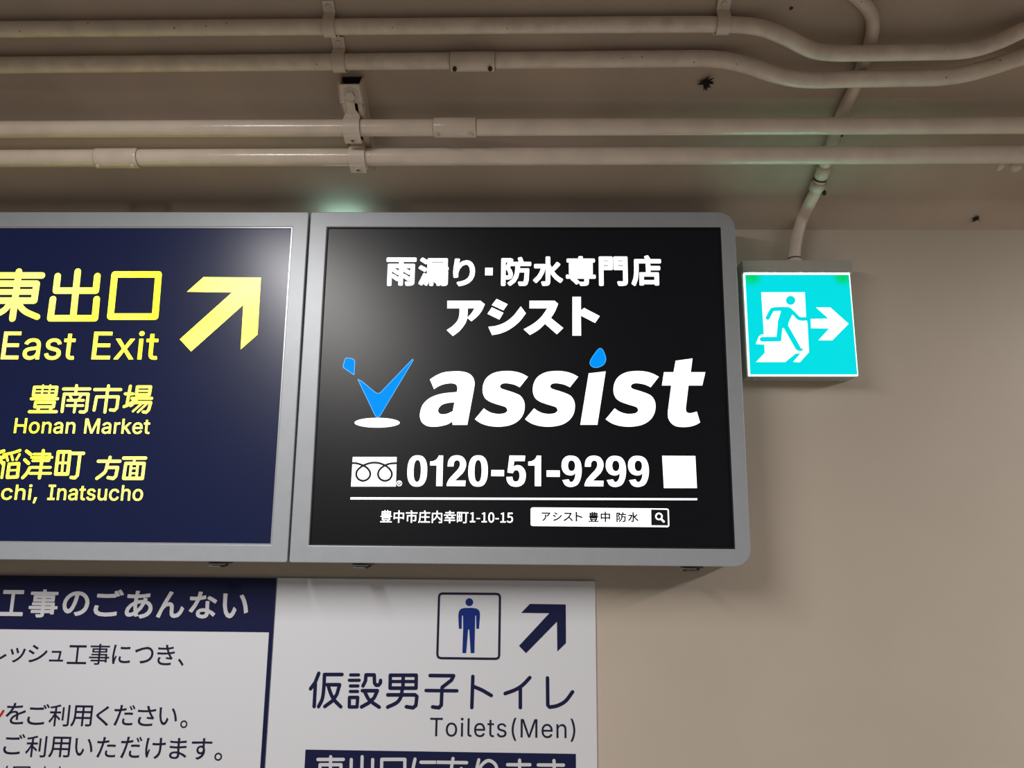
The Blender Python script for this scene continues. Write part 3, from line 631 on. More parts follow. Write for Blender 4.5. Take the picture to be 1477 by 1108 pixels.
def light_box(root, x0, x1, ix0, ix1, radii, panel_mat, latches):
    g = 0.0019
    build('frame', extrude_ring([round_rect(x0 + g, out_b, x1 - g, out_t, radii), [(ix0, in_b), (ix1, in_b), (ix1, in_t), (ix0, in_t)]], FACE_Y, FACE_Y + 0.032, 0.0016), M['frame'], root)
    e = 0.0022
    build('frame_lip', extrude_ring([[(ix0, in_b), (ix1, in_b), (ix1, in_t), (ix0, in_t)], [(ix0 + e, in_b + e), (ix1 - e, in_b + e), (ix1 - e, in_t - e), (ix0 + e, in_t - e)]], FACE_Y + 0.0012, FACE_Y + 0.006), M['lip'] if panel_mat is M['navy_panel'] else M['gasket'], root)
    bm = bmesh.new(); box(bm, (ix0, PANEL_Y, in_b), (ix1, PANEL_Y + 0.006, in_t))
    panel = build('display_panel', bm, panel_mat, root)
    bm = bmesh.new(); box(bm, (x0 + 0.006, FACE_Y + 0.032, out_b + 0.004), (x1 - 0.006, -0.0005, out_t - 0.006), 0.002)
    build('casing', bm, M['casing'], root)
    for px, py in latches:
        c = at(px, py, -0.072); z = out_b + 0.002
        bm = bmesh.new()
        box(bm, (c.x - 0.019, -0.082, z - 0.006), (c.x + 0.019, -0.058, z), 0.001)
        box(bm, (c.x - 0.015, -0.092, z - 0.0125), (c.x + 0.008, -0.060, z - 0.0095), 0.0006)
        cyl(bm, Vector((c.x + 0.012, -0.07, z - 0.010)), Vector((c.x + 0.012, -0.07, z)), 0.003, n=12)
        build('latch', bm, M['latch'], root)
    return panel


# ---- left: direction sign
sign = thing('direction_sign', 'lit navy station sign with yellow lettering and arrow pointing to the East Exit', 'sign', ((ls_l + seam) / 2, 0, out_b))
light_box(sign, ls_l, seam, ls_il, ls_ir, (0.03, 0.004, 0.004, 0.03), M['navy_panel'], [(318, 812)])
Y = TEXT_Y
f = zoom(0, 300, 3.077)
flat('arrow', curve_mesh([poly_px([(903, 307), (1158, 309), (1143, 562), (1068, 628), (1080, 430), (848, 637), (798, 583), (1030, 375), (830, 372)], Y, f)], 0, Y), M['yellow'], sign)
f = zoom(0, 380, 6.154)
flat('lettering', strokes([
    [(168, 72), (110, 490)], [(-95, 107), (372, 107)], [(-70, 180), (325, 180), (303, 330), (-95, 330), None], [50, (-80, 253), (315, 253)],
    ['S', 52, (148, 335), (215, 420), (330, 475)], ['S', 52, (100, 335), (30, 420), (-110, 480)],
    [(690, 72), (648, 485)], [(512, 112), (497, 242), (850, 242), (864, 112)], [(470, 317), (447, 487), (842, 487), (858, 317)],
    [(1018, 98), (1407, 98), (1377, 472), (980, 472), None]], 57, Y, f), M['yellow'], sign)
flat('lettering', line(INTER, 'East', (0.8, 518.2), (106.5, 518.3), 478.3, Y, 0.0006, 8), M['yellow'], sign)
flat('lettering', line(INTER, 'Exit', (131.6, 518.3), (226.5, 518.4), 478.6, Y, 0.0006, 8), M['yellow'], sign)
f = zoom(0, 540, 5.542)
flat('lettering', strokes([
    [(275, 103), (455, 103), (446, 168), (266, 168), None], [14, (345, 88), (333, 168)], [14, (402, 88), (390, 168)], [13, (270, 136), (450, 136)],
    [(250, 195), (460, 195)], [(285, 224), (434, 224), (427, 260), (278, 260), None], [(308, 262), (303, 296)], [(408, 262), (402, 296)], [(234, 299), (450, 299)],
    [(612, 90), (606, 150)], [(508, 117), (718, 117)], ['S', (496, 298), (506, 215), (514, 160)], [(514, 158), (705, 158), (690, 288), (672, 302), (640, 300)],
    [17, (560, 172), (572, 195)], [17, (648, 172), (630, 195)], [19, (542, 208), (668, 208)], [19, (534, 250), (662, 250)], [20, (608, 205), (592, 302)],
    [(867, 92), (863, 130)], [(757, 122), (965, 122)], [(752, 286), (772, 180), (945, 180), (934, 268), (915, 288), (882, 284)], [(860, 130), (838, 302)],
    [(1042, 95), (1015, 240)], [(1002, 156), (1062, 156)], ['S', (992, 258), (1030, 242), (1070, 212)], [(1098, 100), (1204, 100), (1194, 163), (1090, 163), None],
    [15, (1094, 132), (1195, 132)], [(1055, 192), (1212, 192)], ['S', (1092, 198), (1075, 225), (1045, 250)], [(1080, 226), (1205, 226), (1188, 284), (1168, 304), (1145, 300)],
    [16, (1135, 232), (1062, 296)], [16, (1172, 236), (1102, 302)]], 23, Y, f), M['yellow'], sign)
flat('lettering', line(INTER, 'Honan', (19.6, 624.8), (107.6, 625.2), 603.2, Y, 0.0004, 10, 'H'), M['yellow'], sign)
flat('lettering', line(INTER, 'Market', (120.9, 625.3), (215.4, 625.8), 603.8, Y, 0.0004, 10, 'M'), M['yellow'], sign)
flat('lettering', strokes([
    ['S', (30, 612), (-10, 626), (-60, 634)], [(-80, 668), (30, 664)], [(-12, 628), (-45, 828)], [(5, 690), (28, 722)],
    ['S', 20, (30, 642), (100, 628), (160, 608)], [18, (52, 655), (62, 690)], [18, (92, 650), (102, 684)], [18, (156, 640), (132, 682)],
    [(74, 718), (150, 714), (138, 820), (58, 824), None], [15, (68, 768), (144, 766)], [20, (32, 706), (14, 826)],
    [(212, 614), (246, 640)], [(198, 684), (228, 712)], ['S', (238, 748), (215, 790), (182, 826)], [(346, 610), (315, 828)],
    [19, (272, 638), (400, 638), (390, 690), (262, 690)], [19, (252, 664), (416, 664)], [20, (252, 744), (402, 744)], [20, (240, 792), (404, 792)],
    [25, (466, 620), (560, 620), (540, 797), (445, 797), None], [18, (510, 622), (494, 792)], [18, (458, 708), (548, 708)],
    [(578, 632), (668, 632)], [(640, 634), (618, 808), (598, 828), (568, 824)],
    [(880, 664), (874, 692)], [(786, 695), (958, 695)], ['S', (862, 700), (845, 770), (818, 800), (774, 832)], [(852, 745), (940, 745), (925, 815), (905, 833), (864, 826)],
    [(988, 670), (1164, 670)], [18, (1078, 672), (1070, 706)], [(1006, 712), (1152, 712), (1138, 832), (988, 832), None], [19, (1050, 714), (1036, 830)], [19, (1102, 714), (1090, 830)],
    [13, (1046, 752), (1096, 752)], [13, (1040, 792), (1092, 792)]], 24, Y, f), M['yellow'], sign)
flat('lettering', line(INTER, 'achi,', (-18, 720.6), (53, 721), 699, Y, 0.0004, 10, 'h'), M['yellow'], sign)
flat('lettering', line(INTER, 'Inatsucho', (68, 721.2), (205.4, 721.9), 699.2, Y, 0.0004, 10, 'I'), M['yellow'], sign)

# ---- right: advertising sign
ad = thing('advertising_sign', 'lit black advertising sign with white lettering and a blue tick and drop', 'sign', ((seam + ad_r) / 2, 0, out_b))
light_box(ad, seam, ad_r, ad_il, ad_ir, (0.004, 0.032, 0.032, 0.004), M['black_panel'], [(524, 815), (998, 818)])
W = M['white_lit']
B6 = lambda s, x0, x1, y0=371.5, y1=412.5: (s, x0, y0, x1, y1)
flat('lettering', chars(NOTO, [B6('雨', 556.9, 600.3), B6('漏', 603.6, 647), B6('り', 653.6, 685.2, 373, 413)], Y, 0.0022), W, ad)
flat('lettering', chars(NOTO, [ B6('防', 722.8, 766.2, 370.8), B6('水', 769, 812, 370), B6('専', 816.2, 859.2, 369.6), B6('門', 863.8, 905.4, 370), B6('店', 910.6, 953.8, 368.4)], Y, 0.0022), W, ad)
flat('middle_dot', fill_simple([poly_px([(699.8, 386.3), (710.8, 386.3), (710.6, 397.2), (699.6, 397.2)], Y)], Y), W, ad)
f5, f6 = zoom(540, 350, 6.714), zoom(750, 350, 6.714)
sh = lambda pts, f: poly_px(outline(pts), Y, f)
flat('lettering', merge([curve_mesh([sh(p, f)], 0, Y) for p, f in (
    ([(706, 563, 1), (1027, 563, 1), (1070, 597, 1), (1040, 660), (1000, 712), (940, 763, 1), (897, 728, 1), (935, 690), (970, 637, 1), (706, 637, 1)], f5),
    ([(825, 640, 1), (905, 640, 1), (897, 740), (870, 800), (820, 860), (760, 905, 1), (700, 848, 1), (760, 805), (805, 755), (822, 700)], f5),
    ([(1184, 545, 1), (1291, 597, 1), (1250, 657, 1), (1137, 605, 1)], f5), ([(1137, 627, 1), (1250, 680, 1), (1210, 746, 1), (1095, 690, 1)], f5),
    ([(1103, 816, 1), (1180, 805), (1260, 775), (1340, 715), (1418, 618, 1), (1468, 685, 1), (1400, 770), (1310, 840), (1220, 880), (1140, 896, 1)], f5),
    ([(92, 563, 1), (335, 563, 1), (370, 592, 1), (340, 665), (300, 730, 1), (420, 828, 1), (357, 888, 1), (242, 787, 1), (180, 845), (97, 895, 1), (35, 840, 1), (130, 785), (205, 720), (265, 637, 1), (92, 637, 1)], f6),
    ([(508, 525, 1), (590, 525, 1), (590, 655, 1), (622, 633, 1), (773, 712, 1), (727, 778, 1), (590, 708, 1), (592, 901, 1), (508, 901, 1)], f6))]), W, ad)
fa, fb = zoom(590, 490, 6.154), zoom(820, 490, 7.033)
S_ = [(1056, 330, 1), (983, 423, 1), (940, 402), (890, 390), (850, 387), (820, 395), (808, 412), (815, 430), (840, 442), (890, 457), (950, 478), (990, 500), (1018, 540), (1027, 590), (1018, 650), (990, 700), (950, 735), (900, 758), (840, 770), (780, 773), (710, 766), (650, 748), (610, 726), (584, 706, 1), (664, 610, 1), (700, 635), (740, 652), (780, 659), (815, 659), (850, 652), (870, 635), (872, 622), (862, 603), (840, 592), (780, 574), (720, 552), (680, 525), (660, 490), (653, 450), (658, 400), (680, 350), (720, 312), (775, 288), (840, 279), (900, 279), (960, 288), (1010, 305)]
fs = lambda dx: (lambda x, y: (590 + dx + x / 6.154, 490 + y / 6.154))
flat('wordmark', merge([
    curve_mesh([sh([(185, 353, 1), (240, 318), (310, 290), (400, 281), (470, 283), (530, 300), (568, 335), (582, 385), (577, 435, 1), (517, 757, 1), (387, 757, 1), (384, 728, 1), (340, 752), (280, 768), (220, 773), (160, 766), (115, 735), (97, 690), (98, 650), (115, 590), (155, 540), (215, 503), (300, 478), (425, 465, 1), (429, 430), (420, 402), (395, 390), (360, 388), (310, 396), (262, 414), (222, 440, 1)], fa),
                sh([(403, 556, 1), (340, 563), (290, 580), (262, 612), (258, 635), (270, 655), (295, 663), (340, 657), (388, 635, 1)], fa)], 0, Y),
    curve_mesh([sh(S_, fs(0))], 0, Y), curve_mesh([sh(S_, fs(72.4))], 0, Y), curve_mesh([sh(S_, fs(188.7))], 0, Y),
    curve_mesh([sh([(205, 342, 1), (377, 322, 1), (293, 864, 1), (120, 864, 1)], fb)], 0, Y),
    curve_mesh([sh([(1087, 214, 1), (1258, 191, 1), (1240, 330, 1), (1388, 330, 1), (1357, 465, 1), (1217, 465, 1), (1190, 695, 1), (1195, 730), (1220, 745), (1255, 743), (1302, 730, 1), (1335, 840, 1), (1290, 865), (1230, 882), (1160, 887), (1090, 878), (1040, 845), (1012, 795), (1008, 740), (1013, 690, 1), (1042, 465, 1), (948, 465, 1), (968, 330, 1), (1066, 330, 1)], fb)], 0, Y)]), W, ad)
drop = sh([(322, 88), (345, 102), (362, 135), (378, 185), (374, 222), (350, 258), (310, 278), (275, 284), (240, 274), (218, 245), (222, 213), (240, 180), (275, 130), (300, 100)], fb)
fl = zoom(480, 500, 8.521)
tick = sh([(308, 402, 1), (360, 430), (440, 495), (520, 560), (555, 575), (590, 562), (640, 510), (980, 155, 1), (990, 168, 1), (592, 835, 1), (572, 862), (548, 870), (522, 850, 1)], fl)
chip = sh([(150, 160, 1), (160, 145), (180, 142), (230, 148), (258, 160), (272, 185, 1), (264, 325, 1), (262, 345), (245, 338), (135, 262, 1), (126, 240, 1)], fl)
de = flat('drop_emblem', curve_mesh([drop], 0, Y), M['blue_lit'], ad)
te = flat('tick_emblem', curve_mesh([tick], 0, Y), M['blue_lit'], ad)
ce = flat('chip_emblem', curve_mesh([chip], 0, Y), M['blue_lit'], ad)
pe = 0.00125
for o_, sh_ in ((de, drop), (te, tick), (ce, chip)):
    flat('outline', fill_simple(ribbon(sh_, pe, True, n=6), Y - LIFT), M['blue_edge'], o_)
flat('emblem_shadow_oval', curve_mesh([poly_px([(545 + 278 * math.cos(t), 936 + 60 * math.sin(t)) for t in [2 * math.pi * i / 48 for i in range(48)]], Y, fl)], 0, Y), W, ad)
# phone row
fp, fq = zoom(440, 620, 4.616), zoom(740, 620, 3.887)
logo = flat('telephone_logo', curve_mesh([poly_px([(318, 181), (610, 181), (604, 378), (306, 378)], Y, fp)], 0, Y), W, ad)
flat('looped_cord', strokes([['S', (306, 222), (345, 224), (395, 242), (425, 268), (434, 297), (420, 326), (387, 340), (355, 328), (341, 300), (350, 268), (385, 240), (425, 224), (462, 219), (500, 224), (540, 242), (568, 268), (578, 297), (564, 328), (532, 340), (500, 328), (486, 298), (496, 266), (528, 240), (565, 226), (614, 222)]], 14, Y - LIFT, fp), M['black_panel'], logo)
flat('registered_mark', merge([strokes([[(627 + 17 * math.cos(2 * math.pi * i / 16), 357 + 17 * math.sin(2 * math.pi * i / 16)) for i in range(16)] + [None]], 4, Y, fp),
                               chars(INTER, [('R', 440 + 619 / 4.616, 620 + 346 / 4.616, 440 + 636 / 4.616, 620 + 367 / 4.616)], Y, 0.0001)]), W, ad)
c1 = lambda s, a, b, t=170, d=376: (s, 440 + a / 4.616, 620 + t / 4.616, 440 + b / 4.616, 620 + d / 4.616)
c2 = lambda s, a, b, t=145, d=319: (s, 740 + a / 3.887, 620 + t / 3.887, 740 + b / 3.887, 620 + d / 3.887)
SE = lambda cx, cy, rx, ry, e=2.5, k=40: [(cx + rx * abs(math.cos(t)) ** (2 / e) * (1 if math.cos(t) > 0 else -1), cy + ry * abs(math.sin(t)) ** (2 / e) * (1 if math.sin(t) > 0 else -1)) for t in [2 * math.pi * i / k for i in range(k)]]
DIGIT = {                                  # bold grotesque figures, drawn y down
    '0': [SE(747, 274.5, 66, 104.5), SE(747, 274.5, 24, 73, 2.4)],
    '1': [[(830, 212), (852, 209), (872, 198), (884, 182), (888, 171), (917, 171), (917, 375), (875, 375), (875, 238), (830, 238)]],
    '2': [outline([(945, 375, 1), (1070, 375, 1), (1072, 338, 1), (1000, 338, 1), (1030, 310), (1058, 280), (1073, 240), (1068, 205), (1045, 178), (1010, 170), (975, 178), (953, 205), (948, 245, 1), (988, 245, 1), (993, 215), (1010, 203), (1027, 211), (1032, 233), (1020, 262), (990, 295), (960, 330), (947, 358)])],
    '5': [outline([(1360, 173, 1), (1466, 173, 1), (1463, 210, 1), (1392, 210, 1), (1388, 246, 1), (1412, 237), (1442, 244), (1465, 272), (1471, 308), (1462, 350), (1436, 374), (1403, 380), (1368, 372), (1346, 347), (1340, 316, 1), (1380, 314, 1), (1386, 337), (1402, 346), (1421, 338), (1429, 308), (1423, 280), (1405, 270), (1391, 277), (1384, 291, 1), (1347, 287, 1)])],
    '9': [outline([(276, 283, 1), (311, 278, 1), (320, 292), (334, 290), (346, 270), (350, 244, 1), (335, 254), (315, 256), (290, 246), (275, 222), (272, 196), (279, 168), (300, 149), (328, 145), (358, 153), (378, 180), (385, 225), (379, 272), (360, 308), (324, 321), (293, 312)]), SE(328, 202, 20, 30, 2.2)],
    '-': [[(0, 0), (1, 0), (1, 1), (0, 1)]]}
digs = []
for ch_, x0_, y0_, x1_, y1_ in [c1('0', 681, 813, 170, 379), c1('1', 831, 917, 171, 375), c1('2', 945, 1072, 170, 375), c1('0', 1087, 1217, 170, 379), c1('-', 1240, 1325, 268, 309), ('5', 730.4, 657.2, 758.5, 702.2),
                                c2('1', 85, 157, 145, 316), c2('-', 188, 262, 228, 264), c2('9', 272, 385, 145, 321), c2('2', 400, 508, 145, 317), c2('9', 520, 634, 146, 321), c2('9', 645, 762, 146, 321)]:
    A_, B_ = at(x0_, (y0_ + y1_) / 2, Y), at(x1_, (y0_ + y1_) / 2, Y); T_, D_ = at((x0_ + x1_) / 2, y0_, Y), at((x0_ + x1_) / 2, y1_, Y)
    digs.append(curve_mesh(fit([[(x, -y) for x, y in c] for c in DIGIT[ch_]], A_.x, D_.z, B_.x, T_.z), 0, Y))
flat('telephone_number', merge(digs), W, ad)
flat('blank_label', curve_mesh([poly_px([(836, 146), (1022, 147), (1031, 327), (846, 327)], Y, fq)], 0, Y), W, ad)
flat('rule_line', curve_mesh([[tuple(p) for p in poly_px([(505.6, 717.4), (1005.6, 718.9), (1005.6, 721.6), (505.4, 720.6)], Y)]], 0, Y), W, ad)
flat('lettering', line(NOTO, '豊中市庄内幸町1-10-15', (548.4, 752.4), (740, 753.4), 736, Y, 0.00025, 4, '豊'), W, ad)
bar = poly_px([(98, 543), (877, 543), (873, 442), (100, 435)], Y, fq)
bx0, bx1 = mid(bar[0][0], bar[3][0]), mid(bar[1][0], bar[2][0]); bz0, bz1 = mid(bar[0][1], bar[1][1]), mid(bar[2][1], bar[3][1])
sb = flat('search_bar', curve_mesh([round_rect(bx0, bz0, bx1, bz1, (0.004,) * 4)], 0, Y), W, ad)
flat('search_button', curve_mesh([poly_px([(774, 447), (866, 449), (869, 537), (775, 536)], Y - LIFT, fq)], 0, Y - LIFT), M['dark_print'], sb)
flat('magnifier_icon', strokes([[(818 + 17 * math.cos(2 * math.pi * i / 20), 486 + 17 * math.sin(2 * math.pi * i / 20)) for i in range(20)] + [None], [11, (832, 502), (845, 515)]], 8, Y - 2 * LIFT, fq), W, sb)
c3 = lambda s, a, b, t, d: (s, 740 + a / 3.887, 620 + t / 3.887, 740 + b / 3.887, 620 + d / 3.887)
flat('lettering', chars(NOTO, [c3('ア', 160, 210, 463, 512), c3('シ', 222, 274, 462, 512), c3('ス', 282, 336, 464, 513), c3('ト', 350, 390, 461, 514), c3('豊', 423, 480, 460, 517), c3('中', 491, 545, 459, 518), c3('防', 579, 636, 462, 518), c3('水', 644, 704, 462, 518)], Y - LIFT, 0.00055), M['dark_print'], sb)

# ================================================================== emergency exit sign
EX_Y = -0.050
ex_c = at(1150, 460, EX_Y)
f = zoom(1060, 370, 6.158)
q = [at(*f(*p), EX_Y) for p in ((80, 152), (1020, 150), (1096, 1060), (126, 1060))]
EXIT_DIM = [at(*f(150, 178), EX_Y), at(*f(955, 178), EX_Y)]
h0, h1 = at(*f(62, 42), EX_Y + 0.006), at(*f(1030, 42), EX_Y + 0.006); hb = at(*f(600, 1072), EX_Y + 0.006)
exs = thing('emergency_exit_sign', 'small square lit green exit sign with running man and white arrow pointing right', 'sign', (ex_c.x, 0, hb.z))
bm = bmesh.new(); box(bm, (h0.x - 0.002, EX_Y + 0.006, hb.z), (q[1].x * 0.45 + q[2].x * 0.55, -0.0005, h0.z), 0.0025)
build('housing', bm, M['housing'], exs)
zt = mid(q[0].z, q[1].z)
bm = bmesh.new(); box(bm, (h0.x - 0.001, EX_Y - 0.001, zt + 0.0005), (h1.x, EX_Y + 0.010, h0.z), 0.0015)
build('top_rail', bm, M['housing'], exs)


def plate(bm, quad, y0, y1):                # quad of (x, z): a plate between two depths
    A = [bm.verts.new((x, y0, z)) for x, z in quad]; B = [bm.verts.new((x, y1, z)) for x, z in quad]
    k = len(quad); bm.faces.new(A); bm.faces.new(B[::-1])
    for i in range(k):
        bm.faces.new((A[i], A[(i + 1) % k], B[(i + 1) % k], B[i]))


bm = bmesh.new(); plate(bm, [(p.x, p.z) for p in q], EX_Y, EX_Y + 0.0055)
build('light_panel', bm, M['exit_rim'], exs)
bm = bmesh.new(); box(bm, (q[0].x + 0.002, EX_Y - 0.0006, zt - 0.0016), (q[1].x - 0.002, EX_Y + 0.0004, zt + 0.0004))
build('lamp_gap', bm, M['exit_gap'], exs)      # light of the lamps that escapes under the top rail
g = poly_px([(90, 162), (1012, 160), (1087, 1049), (136, 1049)], EX_Y, f)
Y = EX_Y - LIFT
flat('green_face', fill_simple([g], Y), exit_green(), exs)
EW = M['exit_white']; Y2 = Y - LIFT; Y3 = Y2 - LIFT
pic = flat('doorway_pictogram', curve_mesh([poly_px([(234, 318), (621, 318), (632, 530), (645, 600), (658, 850), (577, 940), (517, 937), (583, 862), (540, 862), (447, 938), (188, 938), (266, 856), (262, 783), (185, 778), (212, 712), (236, 692), (258, 694)], Y2, f)], 0, Y2), EW, exs)
run = [poly_px([(p[0], p[1]) for p in [(495 + 42 * math.cos(2 * math.pi * i / 28), 390 + 40 * math.sin(2 * math.pi * i / 28)) for i in range(28)]], Y3, f)]
bm = merge([curve_mesh(run, 0, Y3),
            strokes([['S', 36, (291, 546), (322, 488), (340, 470), (400, 466), (470, 466)], ['S', 34, (480, 468), (528, 510), (575, 552), (650, 553)],
                     [46, (452, 622), (560, 812)], [44, (404, 600), (390, 728)], [42, (394, 734), (242, 736)], ['S', 24, (548, 815), (565, 826), (592, 827)]], 36, Y3, f),
            curve_mesh([poly_px([(405, 462), (480, 449), (512, 470), (510, 515), (478, 585), (470, 640), (415, 635), (378, 640), (380, 580), (408, 490)], Y3, f)], 0, Y3)])
flat('running_figure', bm, M['exit_figure'], pic)
flat('arrow', curve_mesh([poly_px([(720, 453), (848, 453), (1010, 598), (865, 745), (742, 745), (838, 640), (677, 637), (673, 555), (832, 552)], Y2, f)], 0, Y2), EW, exs)
bm = bmesh.new(); c = at(*f(200, 1082), EX_Y); cyl(bm, Vector((c.x, EX_Y + 0.02, hb.z - 0.003)), Vector((c.x, EX_Y + 0.02, hb.z + 0.001)), 0.004)
build('screw', bm, M['bolt'], exs)

# ================================================================== notice boards on the wall
BY = -0.004
f = zoom(0, 800, 3.517)
bt0 = at(0, 829.9, BY).z; bt1 = at(399.5, 834.1, BY).z; bt = mid(bt0, bt1)
xe = mid(at(399.5, 834, BY).x, at(382.6, 1108, BY).x)
zb = at(400, 1108, BY).z - 0.38
lx = at(-420, 900, BY).x
nb = thing('construction_notice', 'white notice board with navy header and border at lower left of the wall', 'notice board', ((lx + xe) / 2, 0, zb))
bm = bmesh.new(); box(bm, (lx, BY, zb), (xe - 0.0006, -0.0005, bt), 0.0004)
build('board', bm, M['board'], nb)
Y = BY - LIFT
wx = mid(at(*f(1363, 395), BY).x, at(*f(1322, 1083), BY).x); wz = mid(at(*f(0, 378), BY).z, at(*f(1363, 395), BY).z)
flat('navy_border', fill_simple([[(lx, wz), (xe - 0.0006, wz), (xe - 0.0006, bt), (lx, bt)], [(wx, zb), (xe - 0.0006, zb), (xe - 0.0006, wz), (wx, wz)],
                                 [(lx, zb), (lx + xe - wx, zb), (lx + xe - wx, wz), (lx, wz)]], Y), M['navy_print'], nb)
c4 = lambda s, a, b, t, d: (s, a / 3.517, 800 + t / 3.517, b / 3.517, 800 + d / 3.517)
flat('lettering', chars(NOTO, [c4('工', 3, 122, 180, 312), c4('事', 148, 294, 177, 320), c4('の', 318, 453, 186, 312), c4('ご', 478, 624, 177, 315), c4('あ', 636, 776, 184, 325), c4('ん', 797, 936, 186, 322), c4('な', 960, 1100, 188, 325), c4('い', 1128, 1260, 198, 324)], Y - LIFT, 0.0014), M['board_letter'], nb)
flat('lettering', chars(NOTO, [c4('レ', -70, 34, 470, 552), c4('ッ', 50, 128, 473, 548), c4('シ', 143, 240, 458, 548), c4('ュ', 251, 322, 488, 543), c4('工', 343, 441, 460, 556), c4('事', 453, 556, 453, 560), c4('に', 570, 662, 458, 556), c4('つ', 683, 778, 468, 553), c4('き', 797, 886, 458, 562), c4('、', 902, 932, 528, 566)], Y, 0.00028), M['ink'], nb)
flat('lettering', chars(NOTO, [c4('を', 29, 131, 753, 862), c4('ご', 140, 249, 758, 865), c4('利', 249, 353, 761, 872), c4('用', 361, 468, 765, 873), c4('く', 488, 553, 768, 870), c4('だ', 578, 684, 763, 869), c4('さ', 697, 790, 768, 871), c4('い', 806, 899, 776, 866), c4('。', 914, 951, 841, 881)], Y, 0.00028), M['ink'], nb)
flat('lettering', chars(NOTO, [c4('ご', 19, 125, 910, 1015), c4('利', 131, 236, 919, 1029), c4('用', 249, 357, 924, 1030), c4('い', 379, 471, 932, 1022), c4('た', 491, 588, 926, 1031), c4('だ', 612, 719, 924, 1034), c4('け', 737, 839, 930, 1037), c4('ま', 860, 948, 931, 1038), c4('す', 971, 1075, 932, 1042), c4('。', 1087, 1127, 1005, 1047)], Y, 0.00028), M['ink'], nb)
f = zoom(0, 1000, 7.385)
flat('lettering', strokes([[(78, 780), (40, 850)], [(145, 788), (318, 788), (318, 900)], [(150, 788), (150, 900)], [(478, 785), (468, 900)], [(420, 822), (540, 822)], [(637, 787), (630, 900)], [(560, 824), (700, 824)]], 15, Y, f), M['ink'], nb)
flat('red_lettering', strokes([['S', 26, (-60, 300), (-20, 262), (8, 232), (35, 190)]], 26, Y, f), M['red_print'], nb)

tx0, tx1 = xe + 0.0004, mid(at(858.4, 838, BY).x, at(861.6, 1108, BY).x); tt = mid(at(400, 835, BY).z, at(858, 837.4, BY).z)
tn = thing('toilet_notice', 'white toilet direction board with man pictogram below the black lit sign', 'notice board', ((tx0 + tx1) / 2, 0, zb))
bm = bmesh.new(); box(bm, (tx0, BY, zb), (tx1, -0.0005, tt), 0.0004)
build('board', bm, M['board'], tn)
f = zoom(610, 840, 6.154)
flat('arrow', curve_mesh([poly_px([(950, 192), (1268, 197), (1270, 540), (1193, 615), (1190, 350), (915, 630), (853, 565), (1122, 275), (873, 272)], Y, f)], 0, Y), M['navy_print'], tn)
rr = poly_px(outline([(170, 100, 1), (655, 104, 1), (676, 112), (684, 135, 1), (677, 650, 1), (668, 672), (645, 680, 1), (160, 674, 1), (136, 664), (128, 640, 1), (143, 135, 1), (150, 110)]), Y, f)
fr = flat('pictogram_frame', fill_simple(ribbon(rr, 0.0044, True, n=10), Y), M['ink'], tn)
flat('man_pictogram', merge([curve_mesh([poly_px([(412 + 34 * math.cos(2 * math.pi * i / 28), 177 + 35 * math.sin(2 * math.pi * i / 28)) for i in range(28)], Y, f)], 0, Y),
    curve_mesh([poly_px(outline([(380, 228, 1), (445, 228, 1), (480, 236), (502, 258), (507, 295, 1), (498, 413, 1), (474, 413, 1), (472, 296, 1), (464, 296, 1), (462, 410, 1), (457, 629, 1), (424, 629, 1), (411, 420, 1), (401, 420, 1), (384, 629, 1), (350, 629, 1), (357, 410, 1), (356, 296, 1), (346, 296, 1), (344, 413, 1), (319, 413, 1), (314, 295, 1), (322, 256), (345, 234)]), Y, f)], 0, Y)]), M['blue_print'], tn)
f2, f3 = zoom(430, 960, 6.714), zoom(640, 960, 6.714)
flat('lettering', merge([strokes([
    [(200, 76), (165, 165), (120, 226)], [(167, 180), (155, 398)], ['S', (255, 88), (250, 200), (235, 320), (198, 398)], [(256, 88), (425, 88)],
    [(280, 187), (402, 187), (375, 280), (330, 345), (258, 398)], ['S', (290, 192), (315, 270), (350, 335), (413, 400)],
    [30, (508, 92), (586, 92)], [30, (495, 144), (592, 144)], [30, (505, 199), (580, 199)], [30, (505, 252), (576, 252)], [32, (497, 310), (577, 310), (570, 402), (495, 402), None],
    [(628, 198), (652, 150), (657, 92), (737, 92), (740, 172), (756, 192), (780, 190), (797, 168), (798, 145)], [(622, 245), (768, 245), (735, 315), (680, 365), (614, 402)], ['S', (648, 262), (690, 335), (785, 404)],
    [(893, 95), (1144, 95), (1142, 220), (890, 220), None], [(1018, 98), (1015, 220)], [30, (895, 156), (1140, 156)],
    [(868, 285), (1132, 285), (1150, 300), (1140, 388), (1112, 410), (1048, 400)], ['S', (1008, 235), (995, 305), (955, 360), (867, 404)],
    [(1278, 98), (1506, 100), (1485, 142), (1395, 212)], [(1394, 215), (1386, 385), (1362, 410), (1302, 402)], [32, (1238, 243), (1538, 246)]], 34, Y, f2),
    strokes([[(282, 107), (272, 408)], ['S', (292, 206), (372, 240), (460, 291)], ['S', (834, 118), (765, 190), (690, 237), (595, 272)], [(742, 212), (742, 408)],
             [(1005, 122), (1008, 385), (1026, 404)], ['S', (1026, 404), (1100, 390), (1180, 345), (1248, 256)]], 34, Y, f3)]), M['navy_print'], tn)
flat('lettering', line(INTER, 'Toilets(Men)', (619.9, 1062.0), (829.9, 1064.8), 1035.4, Y, 0.0, 30, 'T'), M['ink'], tn)
bz = mid(at(440.7, 1081.4, BY).z, at(830.6, 1087.6, BY).z); b0 = at(440.7, 1082, BY).x; b1 = at(830.6, 1088, BY).x
bl = poly_px([(440.6, 1081.4), (830.6, 1087.6)], Y)
barp = flat('navy_bar', fill_simple([[(b0, bl[0][1]), (b1, bl[1][1]), (b1, bl[1][1] - 0.095), (b0, bl[0][1] - 0.095)]], Y), M['navy_print'], tn)
Y4 = Y - LIFT
